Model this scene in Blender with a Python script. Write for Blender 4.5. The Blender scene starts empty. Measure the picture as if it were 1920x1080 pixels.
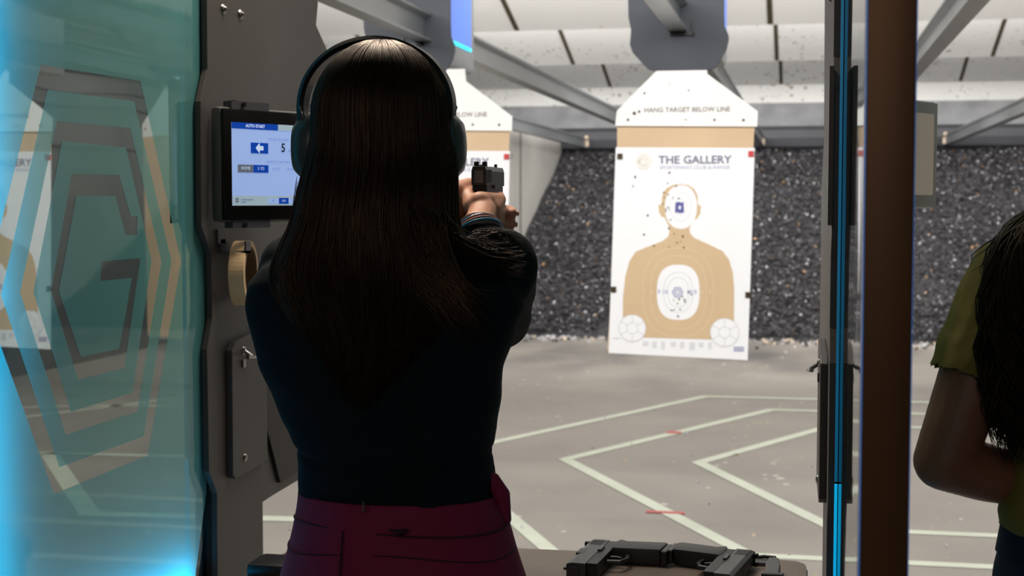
import bpy, bmesh, math, random
from mathutils import Vector, Matrix
from mathutils.geometry import tessellate_polygon
from mathutils import noise as mnoise
random.seed(7)
PI = math.pi
SC = bpy.context.scene
COL = SC.collection

# ------------------------------------------------------------------ camera model
F = 2667.0; TH = math.radians(11.53); PH = math.radians(3.433); CZ = 1.45
def px(u, v, X=None, Y=None, Z=None):
    """the world point on the plane X=, Y= or Z= that the photograph shows at pixel (u, v)"""
    x = (u-960)/F; y = -(v-540)/F
    f = math.cos(PH)+y*math.sin(PH); z = -math.sin(PH)+y*math.cos(PH)
    d = Vector((x*math.cos(TH)-f*math.sin(TH), x*math.sin(TH)+f*math.cos(TH), z))
    t = X/d.x if X is not None else Y/d.y if Y is not None else (Z-CZ)/d.z
    return Vector((d.x*t, d.y*t, CZ+d.z*t))

cd = bpy.data.cameras.new('camera'); cam = bpy.data.objects.new('camera', cd); COL.objects.link(cam)
cam.location = (0, 0, CZ); cam.rotation_euler = (PI/2-PH, 0, TH)
cd.sensor_width = 36; cd.lens = F/1920*36; cd.clip_start = .05; cd.clip_end = 100
cd.dof.use_dof = True; cd.dof.focus_distance = 2.35; cd.dof.aperture_fstop = 7.5
SC.camera = cam
SC.view_settings.view_transform = 'Standard'; SC.view_settings.look = 'None'
SC.view_settings.exposure = 0; SC.view_settings.gamma = 1
try: SC.view_settings.use_curve_mapping = False
except Exception: pass

# ------------------------------------------------------------------ materials
def srgb(r, g, b):
    f = lambda c: ((c/255+.055)/1.055)**2.4 if c/255 > .04045 else c/255/12.92
    return (f(r), f(g), f(b), 1)
def mat(name, col, rough=.6, metal=0, var=0, scale=8, bump=0, bscale=None, spec=.5, emit=None, estr=0, stretch=None, dist=.002, **kw):
    m = bpy.data.materials.new(name); m.use_nodes = True
    nt = m.node_tree; b = nt.nodes['Principled BSDF']
    c = srgb(*col) if max(col) > 1 else (*col, 1)
    b.inputs['Base Color'].default_value = c
    b.inputs['Roughness'].default_value = rough; b.inputs['Metallic'].default_value = metal
    b.inputs['Specular IOR Level'].default_value = spec
    for k, v in kw.items(): b.inputs[k.replace('_', ' ')].default_value = v
    if emit:
        b.inputs['Emission Color'].default_value = srgb(*emit); b.inputs['Emission Strength'].default_value = estr
    tc = nt.nodes.new('ShaderNodeTexCoord'); mp = nt.nodes.new('ShaderNodeMapping')
    if stretch: mp.inputs['Scale'].default_value = stretch
    nt.links.new(tc.outputs['Object'], mp.inputs['Vector'])
    n = nt.nodes.new('ShaderNodeTexNoise'); n.inputs['Scale'].default_value = scale; n.inputs['Detail'].default_value = 6
    nt.links.new(mp.outputs['Vector'], n.inputs['Vector'])
    if var:
        r = nt.nodes.new('ShaderNodeMapRange'); r.inputs['From Min'].default_value = .3; r.inputs['From Max'].default_value = .7
        r.inputs['To Min'].default_value = 1-var; r.inputs['To Max'].default_value = 1+var
        nt.links.new(n.outputs['Fac'], r.inputs['Value'])
        mx = nt.nodes.new('ShaderNodeVectorMath'); mx.operation = 'SCALE'; mx.inputs[0].default_value = c[:3]
        nt.links.new(r.outputs['Result'], mx.inputs['Scale']); nt.links.new(mx.outputs['Vector'], b.inputs['Base Color'])
    if bump:
        n2 = n
        if bscale:
            n2 = nt.nodes.new('ShaderNodeTexNoise'); n2.inputs['Scale'].default_value = bscale; n2.inputs['Detail'].default_value = 4
            nt.links.new(mp.outputs['Vector'], n2.inputs['Vector'])
        bp = nt.nodes.new('ShaderNodeBump'); bp.inputs['Strength'].default_value = bump; bp.inputs['Distance'].default_value = dist
        nt.links.new(n2.outputs['Fac'], bp.inputs['Height']); nt.links.new(bp.outputs['Normal'], b.inputs['Normal'])
    return m
def N(m, t): return m.node_tree.nodes.new(t)

def speckle(m, scale, thr, col, mask=None, amount=1.0):
    """adds small dirt marks with a shape of their own (voronoi dots) over the base colour"""
    nt = m.node_tree; b = nt.nodes['Principled BSDF']
    tc = N(m, 'ShaderNodeTexCoord'); v = N(m, 'ShaderNodeTexVoronoi'); v.inputs['Scale'].default_value = scale
    nt.links.new(tc.outputs['Object'], v.inputs['Vector'])
    n = N(m, 'ShaderNodeTexNoise'); n.inputs['Scale'].default_value = scale*.16; n.inputs['Detail'].default_value = 5
    nt.links.new(tc.outputs['Object'], n.inputs['Vector'])
    s = N(m, 'ShaderNodeMath'); s.operation = 'MULTIPLY_ADD'; s.inputs[1].default_value = -.75; s.inputs[2].default_value = thr+.375
    nt.links.new(n.outputs['Fac'], s.inputs[0])
    c = N(m, 'ShaderNodeMath'); c.operation = 'LESS_THAN'
    nt.links.new(v.outputs['Distance'], c.inputs[0])
    if mask:  # dirt thickens along the range
        sx = N(m, 'ShaderNodeSeparateXYZ'); nt.links.new(tc.outputs['Object'], sx.inputs[0])
        mr = N(m, 'ShaderNodeMapRange'); mr.inputs['From Min'].default_value = mask[0]; mr.inputs['From Max'].default_value = mask[1]
        mr.inputs['To Min'].default_value = mask[2]; mr.inputs['To Max'].default_value = 0
        nt.links.new(sx.outputs['Y'], mr.inputs['Value'])
        sb = N(m, 'ShaderNodeMath'); sb.operation = 'ADD'
        nt.links.new(s.outputs[0], sb.inputs[0]); nt.links.new(mr.outputs[0], sb.inputs[1]); nt.links.new(sb.outputs[0], c.inputs[1])
    else: nt.links.new(s.outputs[0], c.inputs[1])
    f = N(m, 'ShaderNodeMath'); f.operation = 'MULTIPLY'; f.inputs[1].default_value = amount; nt.links.new(c.outputs[0], f.inputs[0])
    mx = N(m, 'ShaderNodeMix'); mx.data_type = 'RGBA'
    src = b.inputs['Base Color'].links
    if src: nt.links.new(src[0].from_socket, mx.inputs[6])
    else: mx.inputs[6].default_value = b.inputs['Base Color'].default_value
    mx.inputs[7].default_value = srgb(*col)
    nt.links.new(f.outputs[0], mx.inputs[0]); nt.links.new(mx.outputs[2], b.inputs['Base Color'])

M = {}
M['concrete'] = mat('concrete_floor', (148,141,133), .55, var=.10, scale=1.3, bump=.15, bscale=60)
speckle(M['concrete'], 7, .03, (206,196,186)); speckle(M['concrete'], 13, .02, (186,160,120)); 
def stains():
    m = M['concrete']; nt = m.node_tree; b = nt.nodes['Principled BSDF']
    tc = N(m,'ShaderNodeTexCoord'); mp = N(m,'ShaderNodeMapping'); mp.inputs['Scale'].default_value = (1,.45,1)
    nt.links.new(tc.outputs['Object'], mp.inputs['Vector'])
    n = N(m,'ShaderNodeTexNoise'); n.inputs['Scale'].default_value = 1.1; n.inputs['Detail'].default_value = 5; nt.links.new(mp.outputs[0], n.inputs[0])
    sx = N(m,'ShaderNodeSeparateXYZ'); nt.links.new(tc.outputs['Object'], sx.inputs[0])
    mr = N(m,'ShaderNodeMapRange'); mr.inputs['From Min'].default_value = 9.5; mr.inputs['From Max'].default_value = 13; nt.links.new(sx.outputs['Y'], mr.inputs['Value'])
    r = N(m,'ShaderNodeMapRange'); r.inputs['From Min'].default_value=.45; r.inputs['From Max'].default_value=.68; nt.links.new(n.outputs['Fac'], r.inputs['Value'])
    f = N(m,'ShaderNodeMath'); f.operation='MULTIPLY'; nt.links.new(mr.outputs[0], f.inputs[0]); nt.links.new(r.outputs[0], f.inputs[1])
    g = N(m,'ShaderNodeMath'); g.operation='MULTIPLY'; g.inputs[1].default_value=.85; nt.links.new(f.outputs[0], g.inputs[0])
    mx = N(m,'ShaderNodeMix'); mx.data_type='RGBA'; nt.links.new(b.inputs['Base Color'].links[0].from_socket, mx.inputs[6])
    mx.inputs[7].default_value = srgb(92,90,90); nt.links.new(g.outputs[0], mx.inputs[0]); nt.links.new(mx.outputs[2], b.inputs['Base Color'])
stains()
M['paint'] = mat('floor_line_paint', (205,210,192), .5, var=.06, scale=5)
M['red'] = mat('red_scuff', (196,96,92), .6)
M['debris'] = mat('floor_debris', (205,185,160), .6)
M['white_baffle'] = mat('white_ceiling_panel', (218,216,213), .6, var=.03, scale=1)
speckle(M['white_baffle'], 9, .15, (128,112,90), mask=(9, 17.5, -.26), amount=.75); speckle(M['white_baffle'], 17, .14, (104,92,76), mask=(11, 18.5, -.24), amount=.7)
M['joint'] = mat('ceiling_joint_dark', (58,48,26), .8, var=.4, scale=12)
M['wallgray'] = mat('side_wall_gray', (186,182,176), .7, var=.07, scale=1.5)
M['walldark'] = mat('dark_wall', (60,60,62), .8)
M['groove'] = mat('wall_groove', (70,72,74), .8)
M['rubberbar'] = mat('trap_rubber', (50,50,54), .6, var=.15, scale=3)
M['trapgray'] = mat('trap_steel_gray', (120,120,122), .55, var=.25, scale=2.5)
M['rubber'] = mat('rubber_granulate', (46,44,47), .5, var=.5, scale=14, bump=1, bscale=22, dist=.05)
M['chipdark'] = mat('rubber_chip', (50,48,51), .45, var=.3, scale=9)
M['chippale'] = mat('pale_chip', (190,188,192), .35)
M['chipbrass'] = mat('brass_chip', (205,160,110), .35, metal=.3)
M['alu'] = mat('aluminium_rail', (165,168,170), .33, metal=.75, var=.12, scale=3, stretch=(1,.2,1))
M['shield'] = mat('carrier_rubber', (62,66,74), .6, var=.06, scale=6, bump=.2, bscale=120)
M['housing'] = mat('carrier_housing', (170,172,176), .35, metal=.2, var=.05)
M['bluelens'] = mat('carrier_status_lens', (90,130,220), .3, emit=(70,120,230), estr=.55)
M['cyanled'] = mat('carrier_cyan_light', (20,210,235), .3, emit=(20,215,240), estr=1.2)
M['board'] = mat('white_target_board', (247,245,242), .5, var=.02, scale=3)
speckle(M['board'], 16, .02, (150,120,80))
M['card'] = mat('cardboard', (214,186,152), .8, var=.04, scale=5)
M['cardedge'] = mat('cardboard_dark', (130,104,76), .9)
M['paper'] = mat('target_paper', (246,246,248), .6, var=.012, scale=4)
M['tan'] = mat('target_tan_ink', (212,184,146), .6, var=.03, scale=4)
M['ringw'] = mat('target_ring_ink', (224,200,168), .6)
M['ringg'] = mat('target_gray_ink', (205,206,212), .6)
M['inkblue'] = mat('target_blue_ink', (92,92,160), .6)
M['inklav'] = mat('target_lavender_ink', (176,176,205), .6)
M['inkgray'] = mat('target_text_ink', (112,112,138), .6)
M['inkgold'] = mat('target_gold_ink', (238,232,220), .6)
M['inkdark'] = mat('board_text_ink', (112,108,104), .6)
M['hole'] = mat('bullet_hole', (70,62,54), .9)
M['clip'] = mat('binder_clip_brown', (70,58,40), .4, metal=.3)
M['clipred'] = mat('binder_clip_red', (205,60,62), .4)
M['steel'] = mat('steel', (170,170,172), .25, metal=1)
M['armor'] = mat('armor_panel', (60,57,55), .5, var=.14, scale=3.5, bump=.12, bscale=90, stretch=(1,1,.5))
M['armoredge'] = mat('armor_panel_edge', (44,38,36), .45, var=.1)
M['armordark'] = mat('armor_plate_black', (34,31,30), .6, var=.1)
M['screw'] = mat('screw_steel', (150,148,145), .25, metal=1)
M['black'] = mat('black_plastic', (14,14,17), .35)
M['bezel'] = mat('monitor_bezel', (7,8,10), .12, spec=.6)
M['monshell'] = mat('monitor_shell', (110,116,112), .35, metal=.5)
M['tape'] = mat('masking_tape', (222,190,146), .6, var=.03, scale=30)
M['taupe'] = mat('hook_gray', (70,70,78), .5)
M['counter'] = mat('counter_rubber', (104,92,82), .42, var=.22, scale=5, bump=.15, bscale=60)
M['gun'] = mat('pistol_slide_steel', (78,80,82), .38, metal=.55, var=.08, scale=20)
M['gunrear'] = mat('pistol_rear_plate', (140,124,112), .55, metal=.1)
M['gungrip'] = mat('pistol_polymer', (26,29,31), .45, bump=.3, bscale=400)
M['bronze'] = mat('bronze_post', (94,65,38), .45, metal=.5, var=.25, scale=2.2, stretch=(1,1,.6), bump=.03, bscale=200)
M['sweater'] = mat('sweater_knit', (11,20,26), .9, var=.15, scale=30, bump=.35, bscale=260, spec=.2)
M['skirt'] = mat('maroon_skirt', (118,24,60), .75, var=.05, scale=8, bump=.15, bscale=300, spec=.3)
M['seam'] = mat('skirt_seam', (48,8,26), .85)
M['skin'] = mat('skin', (196,142,116), .5, var=.05, scale=14, bump=.08, bscale=150, Subsurface_Weight=.15, Subsurface_Scale=.01)
M['skin2'] = mat('skin_olive', (148,98,78), .5, var=.05, scale=14, Subsurface_Weight=.15, Subsurface_Scale=.01)
M['nail'] = mat('nail', (215,160,150), .3)
M['tee'] = mat('olive_tshirt', (128,110,44), .8, var=.1, scale=7, bump=.3, bscale=22, dist=.01)
M['jeans'] = mat('navy_jeans', (18,26,46), .8, var=.2, scale=40, bump=.3, bscale=300)
M['shoe'] = mat('shoe', (24,24,26), .5)
M['muff'] = mat('earmuff_shell', (66,74,74), .32, metal=.25, var=.06)
M['band'] = mat('headband_black', (14,14,16), .38)
M['foam'] = mat('earmuff_foam', (20,20,22), .7)
M['eyew'] = mat('eye_white', (235,232,228), .2)
M['iris'] = mat('iris_brown', (50,30,18), .2)
M['lips'] = mat('lips', (160,80,76), .4)
M['bracesilver'] = mat('bracelet_silver', (200,200,205), .2, metal=1)
M['braceblue'] = mat('bracelet_blue', (60,150,190), .3)
M['bracepink'] = mat('bracelet_coral', (200,120,100), .4)
M['led'] = mat('led_strip_cyan', (10,180,230), .4, emit=(0,175,235), estr=.7)
M['edgeglow'] = mat('glass_edge_glow_dim', (10,90,120), .4, emit=(8,100,140), estr=.5)
M['ledblue'] = mat('post_edge_blue', (50,90,150), .4, emit=(60,105,170), estr=.5)
M['channel'] = mat('led_channel', (60,64,66), .4, metal=.6)
M['floorwall'] = mat('booth_ceiling', (70,70,72), .8)

def hairmat(name, col, tip):
    m = mat(name, col, .42, spec=.42, var=.35, scale=60, stretch=(1,1,.05), Specular_Tint=(.95,.62,.42,1))
    return m
M['hair'] = hairmat('dark_brown_hair', (21,15,13), None)
M['hair2'] = hairmat('black_hair', (18,14,13), None)

def acrylic(name, haze, tint=(.62,.88,.86)):
    m = bpy.data.materials.new(name); m.use_nodes = True; nt = m.node_tree
    nt.nodes.remove(nt.nodes['Principled BSDF']); out = nt.nodes['Material Output']
    tr = N(m,'ShaderNodeBsdfTransparent'); tr.inputs[0].default_value = (*tint,1)
    df = N(m,'ShaderNodeBsdfDiffuse'); df.inputs[0].default_value = (.20,.60,.60,1)
    tl = N(m,'ShaderNodeBsdfTranslucent'); tl.inputs[0].default_value = (.20,.60,.60,1)
    mm = N(m,'ShaderNodeMixShader'); mm.inputs[0].default_value = .5; nt.links.new(df.outputs[0], mm.inputs[1]); nt.links.new(tl.outputs[0], mm.inputs[2])
    m1 = N(m,'ShaderNodeMixShader'); m1.inputs[0].default_value = haze; nt.links.new(tr.outputs[0], m1.inputs[1]); nt.links.new(mm.outputs[0], m1.inputs[2])
    gl = N(m,'ShaderNodeBsdfGlossy'); gl.inputs['Roughness'].default_value = .03
    nz = N(m,'ShaderNodeTexNoise'); nz.inputs['Scale'].default_value = 3; bp = N(m,'ShaderNodeBump'); bp.inputs['Strength'].default_value=.05; bp.inputs['Distance'].default_value=.02
    nt.links.new(nz.outputs[0], bp.inputs['Height']); nt.links.new(bp.outputs[0], gl.inputs['Normal'])
    m2 = N(m,'ShaderNodeMixShader'); fr = N(m,'ShaderNodeFresnel'); ge = N(m,'ShaderNodeNewGeometry'); mi = N(m,'ShaderNodeMapRange'); mi.inputs['To Min'].default_value = 1.42; mi.inputs['To Max'].default_value = 1/1.42
    nt.links.new(ge.outputs['Backfacing'], mi.inputs['Value']); nt.links.new(mi.outputs[0], fr.inputs['IOR']); nt.links.new(fr.outputs[0], m2.inputs[0]); nt.links.new(m1.outputs[0], m2.inputs[1]); nt.links.new(gl.outputs[0], m2.inputs[2])
    nt.links.new(m2.outputs[0], out.inputs[0]); return m
M['acrylic'] = acrylic('clear_acrylic', .012, (.71,.75,.74))
M['film'] = acrylic('frosted_acrylic_face', .6, (.66,.93,.92))

# ------------------------------------------------------------------ mesh helpers
class MB:
    def __init__(s): s.v = []; s.f = []; s.m = []
    def add(s, vs, fs, mi=0):
        o = len(s.v); s.v += [Vector(v) for v in vs]; s.f += [tuple(i+o for i in f) for f in fs]; s.m += [mi]*len(fs); return s
    def box(s, lo, hi, mi=0, M4=None):
        x0,y0,z0 = lo; x1,y1,z1 = hi
        vs = [Vector(p) for p in ((x0,y0,z0),(x1,y0,z0),(x1,y1,z0),(x0,y1,z0),(x0,y0,z1),(x1,y0,z1),(x1,y1,z1),(x0,y1,z1))]
        if M4: vs = [M4 @ v for v in vs]
        return s.add(vs, [(0,3,2,1),(4,5,6,7),(0,1,5,4),(1,2,6,5),(2,3,7,6),(3,0,4,7)], mi)
    def prism(s, poly, a, b, axis, mi=0, M4=None):
        """2-D outline extruded along axis from a to b; outline coordinates are the two other axes in order"""
        def P(p, t):
            v = {0: (t,p[0],p[1]), 1: (p[0],t,p[1]), 2: (p[0],p[1],t)}[axis]; v = Vector(v); return M4 @ v if M4 else v
        n = len(poly); vs = [P(p,a) for p in poly]+[P(p,b) for p in poly]
        tri = tessellate_polygon([[Vector((p[0],p[1],0)) for p in poly]])
        fs = [t for t in tri]+[(t[2]+n,t[1]+n,t[0]+n) for t in tri]
        fs += [(i,(i+1)%n,(i+1)%n+n,i+n) for i in range(n)]
        return s.add(vs, fs, mi)
    def flat(s, loops, fn, mi=0):
        """a flat face of an outline with holes, each 2-D point put in space by fn"""
        L = [[Vector((p[0],p[1],0)) for p in l] for l in loops]; tri = tessellate_polygon(L)
        pts = [p for l in loops for p in l]
        return s.add([fn(*p[:2]) for p in pts], list(tri), mi)
    def tube(s, path, r, n=8, mi=0, cap=True, flat=None):
        path = [Vector(p) for p in path]; rs = r if isinstance(r,(list,tuple)) else [r]*len(path)
        vs = []; up = None; k = len(path)
        for i,p in enumerate(path):
            t = (path[min(i+1,k-1)]-path[max(i-1,0)]).normalized()
            if up is None:
                up = Vector((0,0,1)) if abs(t.z) < .9 else Vector((1,0,0))
            a = (up - t*up.dot(t)).normalized(); b = t.cross(a); up = a
            for j in range(n):
                w = 2*PI*j/n; vs.append(p + a*(math.cos(w)*rs[i]) + b*(math.sin(w)*rs[i]*(flat or 1)))
        fs = [(i*n+j, i*n+(j+1)%n, (i+1)*n+(j+1)%n, (i+1)*n+j) for i in range(k-1) for j in range(n)]
        if cap: fs += [tuple(range(n))[::-1], tuple(range((k-1)*n, k*n))]
        return s.add(vs, fs, mi)
    def cyl(s, a, b, r, n=20, mi=0, r2=None): return s.tube([a,b], [r, r if r2 is None else r2], n, mi)
    def ell(s, c, r, n=20, m=12, mi=0, M4=None):
        c = Vector(c); vs = []; fs = []
        for i in range(1,m):
            a = PI*i/m
            for j in range(n):
                w = 2*PI*j/n; v = Vector((r[0]*math.sin(a)*math.cos(w), r[1]*math.sin(a)*math.sin(w), r[2]*math.cos(a)))
                vs.append(c + (M4 @ v if M4 else v))
        t = Vector((0,0,r[2])); t = M4 @ t if M4 else t
        vs += [c+t, c-t]; T = len(vs)-2
        fs = [(i*n+j,(i+1)*n+j,(i+1)*n+(j+1)%n,i*n+(j+1)%n) for i in range(m-2) for j in range(n)]
        fs += [(T, j, (j+1)%n) for j in range(n)]+[(T+1,(m-2)*n+(j+1)%n,(m-2)*n+j) for j in range(n)]
        return s.add(vs, fs, mi)
    def caps(s, a, ra, b, rb, n=14):
        """a tapered capsule (closed)"""
        a = Vector(a); b = Vector(b); t = (b-a); L = t.length or 1e-6; t /= L
        ps = []; rs = []
        for k in range(1,6): w = PI/2*k/5; ps.append(a - t*ra*math.cos(w)); rs.append(ra*math.sin(w))
        for k in range(5,0,-1): w = PI/2*k/5; ps.append(b + t*rb*math.cos(w)); rs.append(rb*math.sin(w))
        return s.tube(ps, rs, n)
    def chain(s, *pr):
        for (a,ra),(b,rb) in zip(pr, pr[1:]): s.caps(a,ra,b,rb)
        return s
    def loft(s, secs, n=36, mi=0, power=2.0, cap=True):
        """secs: (cx, cy, z, rx, ry)"""
        vs = []
        for cx,cy,z,rx,ry in secs:
            for j in range(n):
                w = 2*PI*j/n; c, q = math.cos(w), math.sin(w); e = 2/power
                vs.append((cx+rx*math.copysign(abs(c)**e,c), cy+ry*math.copysign(abs(q)**e,q), z))
        k = len(secs)
        fs = [(i*n+j, i*n+(j+1)%n, (i+1)*n+(j+1)%n, (i+1)*n+j) for i in range(k-1) for j in range(n)]
        if cap: fs += [tuple(range(n))[::-1], tuple(range((k-1)*n,k*n))]
        return s.add(vs, fs, mi)
    def text(s, body, size, fn, mi=0, align='CENTER', sx=1.0, bold=0.0):
        c = bpy.data.curves.new('t','FONT'); c.body = body; c.size = size; c.align_x = align; c.offset = bold; c.resolution_u = 2
        o = bpy.data.objects.new('t', c); COL.objects.link(o); dg = bpy.context.evaluated_depsgraph_get()
        me = o.evaluated_get(dg).to_mesh()
        s.add([fn(v.co.x*sx, v.co.y) for v in me.vertices], [tuple(p.vertices) for p in me.polygons], mi)
        o.evaluated_get(dg).to_mesh_clear(); bpy.data.objects.remove(o); bpy.data.curves.remove(c); return s
    def build(s, name, mats, parent=None, smooth=False, bevel=0, weld=True, autosmooth=True):
        me = bpy.data.meshes.new(name); me.from_pydata([tuple(v) for v in s.v], [], s.f)
        mats = mats if isinstance(mats,(list,tuple)) else [mats]
        for m in mats: me.materials.append(M[m] if isinstance(m,str) else m)
        for p,i in zip(me.polygons, s.m): p.material_index = i
        bm = bmesh.new(); bm.from_mesh(me)
        if weld: bmesh.ops.recalc_face_normals(bm, faces=bm.faces)
        if bevel: bmesh.ops.bevel(bm, geom=[e for e in bm.edges if len(e.link_faces)==2 and e.calc_face_angle(0) > .6], offset=bevel, segments=2, affect='EDGES', profile=.6)
        bm.to_mesh(me); bm.free()
        if smooth:
            me.polygons.foreach_set('use_smooth', [True]*len(me.polygons))
            if smooth == 'auto':
                try: me.set_sharp_from_angle(angle=math.radians(40))
                except Exception: pass
        me.update(); o = bpy.data.objects.new(name, me); COL.objects.link(o)
        if parent: o.parent = parent
        return o

def bake(o):
    dg = bpy.context.evaluated_depsgraph_get(); dg.update()
    me = bpy.data.meshes.new_from_object(o.evaluated_get(dg)); old = o.data; o.modifiers.clear(); o.data = me; bpy.data.meshes.remove(old)
def blob(name, mb, m, parent, voxel=.004, sm=4, disp=None, post=None):
    """one continuous surface grown over overlapping limbs"""
    o = mb.build(name, m, None, weld=False)
    r = o.modifiers.new('r','REMESH'); r.mode = 'VOXEL'; r.voxel_size = voxel
    if sm: s = o.modifiers.new('s','SMOOTH'); s.factor = .5; s.iterations = sm
    bake(o); me = o.data
    if disp:
        ns = [v.normal.copy() for v in me.vertices]
        for v,n in zip(me.vertices, ns):
            v.co += n*disp(v.co)
    if post: post(me)
    me.materials.clear(); me.materials.append(M[m]); 
    me.polygons.foreach_set('use_smooth', [True]*len(me.polygons)); me.update()
    o.parent = parent; return o
def keep(ch, par):
    ch.parent = par
    return ch
def tag(o, label=None, cat=None, group=None, kind=None):
    if label: o['label'] = label
    if cat: o['category'] = cat
    if group: o['group'] = group
    if kind: o['kind'] = kind
    return o
def empty(name, label, cat, loc=(0,0,0), group=None):
    o = bpy.data.objects.new(name, None); COL.objects.link(o); o.location = loc; o.empty_display_size = .1
    return tag(o, label, cat, group)
def struct(name, mb, m, **k): return tag(mb.build(name, m, **k), kind='structure')
def reroot(root):
    """children were built in world coordinates: keep them there under a root that stands elsewhere"""
    inv = Matrix.Translation(-root.location)
    for c in root.children: c.matrix_local = inv @ c.matrix_local
def copy_tree(o, parent=None):
    c = o.copy(); COL.objects.link(c); c.parent = parent
    for ch in list(o.children): copy_tree(ch, c)
    return c

# ------------------------------------------------------------------ the setting
XL, XR = -6.4, 6.4
struct('floor', MB().box((XL-.2,-3,-.15),(XR+.2,16.5,0)), 'concrete')
struct('ceiling', MB().box((XL-.2,-3,4.3),(XR+.2,24,4.4)), 'floorwall')
struct('wall_rear', MB().box((XL-.2,-3.1,0),(XR+.2,-3,4.3)), 'walldark')
struct('wall_right', MB().box((XR,-3,0),(XR+.15,24,4.3)), 'wallgray')
M['wallleft'] = mat('left_wall_slate', (70,72,72), .8, var=.08, scale=1.2)
struct('wall_left', MB().box((XL-.15,-3,0),(XL,24,4.3)), 'wallleft')
struct('wall_far', MB().box((XL-.2,24,0),(XR+.2,24.1,4.3)), 'walldark')
for i,(z,h) in enumerate(((3.03,.035),(2.86,.02),(2.68,.03),(2.47,.02),(2.33,.03),(1.95,.025))):
    mb = MB(); p = []
    for k in range(60):
        y = 3.5+k*.2; p.append((XL+.012, y, z+.03*math.sin(y*1.3+i)+.015*math.sin(y*3.1)))
    mb.tube(p, h, 6); struct('trim_%d'%(i+1), mb, 'groove')
struct('ceiling_booth', MB().box((XL,-3,2.75),(XR,3.1,2.85)), 'floorwall')

# ceiling baffles: sloped white panels, their far edge the lowest
def baffle(yb, zb=3.13, dy=3.3, dz=.98, name='ceiling_baffle'):
    mb = MB(); mb.prism([(yb-dy,zb+dz),(yb,zb),(yb,zb+.05),(yb-dy,zb+dz+.05)], XL, XR, 0)
    nx, nz = -dz/math.hypot(dy,dz), -dy/math.hypot(dy,dz)   # outward (towards the shooters, down)
    for k in range(-3,4):                                    # dark vertical slots between the panels
        X = -.32+2.44*k
        a = Vector((X, yb-.02, zb+.006)); b = Vector((X, yb-dy, zb+dz))
        d = Vector((0,nx,nz))*.004; w = Vector((.022+.004*random.random(),0,0))
        mb.add([a-w+d,a+w+d,b+w+d,b-w+d],[(0,1,2,3)],1)
    return struct(name, mb, ['white_baffle','joint'])
for i,yb in enumerate((7.0,10.4,13.8,17.3,20.7)): baffle(yb, name='ceiling_baffle_%d'%(i+1))
# the bullet trap's upper plates
mb = MB(); mb.prism([(20.75,3.14),(20.95,2.84),(21.0,2.84),(20.8,3.14)], XL, XR, 0); struct('ceiling_trap_lip', mb, 'white_baffle')
mb = MB(); mb.prism([(20.9,2.88),(20.62,2.52),(20.62,2.46),(21.0,2.46),(21.0,2.88)], XL, XR, 0)
struct('trim_trap_plate', mb, 'trapgray')
mb = MB(); mb.prism([(20.55,2.53),(20.45,2.47),(20.42,2.36),(20.46,2.24),(20.56,2.19),(20.7,2.19),(20.7,2.53)], XL, XR, 0)
struct('trim_trap_beam', mb, 'rubberbar')
# rubber berm: sloped from the floor up into the trap
YB0, YB1, ZB1 = 15.1, 21.6, 2.55
def bermz(y): return (y-YB0)/(YB1-YB0)*ZB1
mb = MB(); nx_, ny_ = 220, 120; vs = []; fs = []
for j in range(ny_+1):
    for i in range(nx_+1):
        x = -3.44+(XR-.02+3.44)*i/nx_; y = YB0+(YB1-YB0)*j/ny_
        h = .05*mnoise.noise(Vector((x*1.2,y*1.2,0)))+.035*mnoise.noise(Vector((x*6,y*6,3)))
        vs.append((x, y-(.08*mnoise.noise(Vector((x*2,0,5))) if j==0 else 0), bermz(y)+(h+.02 if j else -.03)))
for j in range(ny_):
    for i in range(nx_): a = j*(nx_+1)+i; fs.append((a,a+1,a+nx_+2,a+nx_+1))
mb.add(vs,fs)
berm = mb.build('rubber_berm', 'rubber', smooth=True); tag(berm, 'wide sloping berm of black granulated rubber filling the bullet trap', 'berm', kind='stuff')
mb = MB()
def chip(mb, c, r, mi):
    q = Matrix.Rotation(random.random()*6,3,'X') @ Matrix.Rotation(random.random()*6,3,'Z')
    a,b,d = r*random.uniform(.6,1.4), r*random.uniform(.5,1), r*random.uniform(.3,.7)
    vs = [Vector(c)+q@Vector(p) for p in ((a,0,0),(-a,0,0),(0,b,0),(0,-b,0),(0,0,d),(0,0,-d))]
    mb.add(vs,[(0,2,4),(2,1,4),(1,3,4),(3,0,4),(2,0,5),(1,2,5),(3,1,5),(0,3,5)],mi)
for k in range(34000):
    y = YB0+.05+(20.7-YB0)*random.random()**1.1; x = random.uniform(-3.4,3.4)
    r = random.random(); mi = 1 if r < .075 else 2 if r < .083 else 0
    chip(mb, (x,y,bermz(y)+random.uniform(.03,.07)), random.uniform(.012,.034) if mi==0 else random.uniform(.009,.02), mi)
tag(mb.build('rubber_chips', ['chipdark','chippale','chipbrass']), 'loose black rubber chips with pale and brass fragments over the berm', 'rubber chips', kind='stuff')
mb = MB()
for k in range(900):
    y = 15.2-abs(random.gauss(0,.35)); x = random.uniform(-3.3,3.4)
    chip(mb, (x,y,.012), random.uniform(.01,.028), random.choice((0,0,1,1,2)))
for k in range(160):
    chip(mb, (random.uniform(-3,2.6),random.uniform(5,13.5),.006), random.uniform(.006,.016), random.choice((1,2,1)))
tag(mb.build('floor_debris', ['chipdark','chippale','debris']), 'pale crumbs and casings scattered on the concrete range floor', 'debris', kind='stuff')
# cheek wall at the left of the trap
mb = MB(); mb.box((-3.6,14.2,0),(-3.45,21,2.33)); mb.box((-3.452,17.4,0),(-3.442,17.45,2.32),1)
struct('wall_trap_cheek', mb, ['wallgray','groove'])

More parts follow.
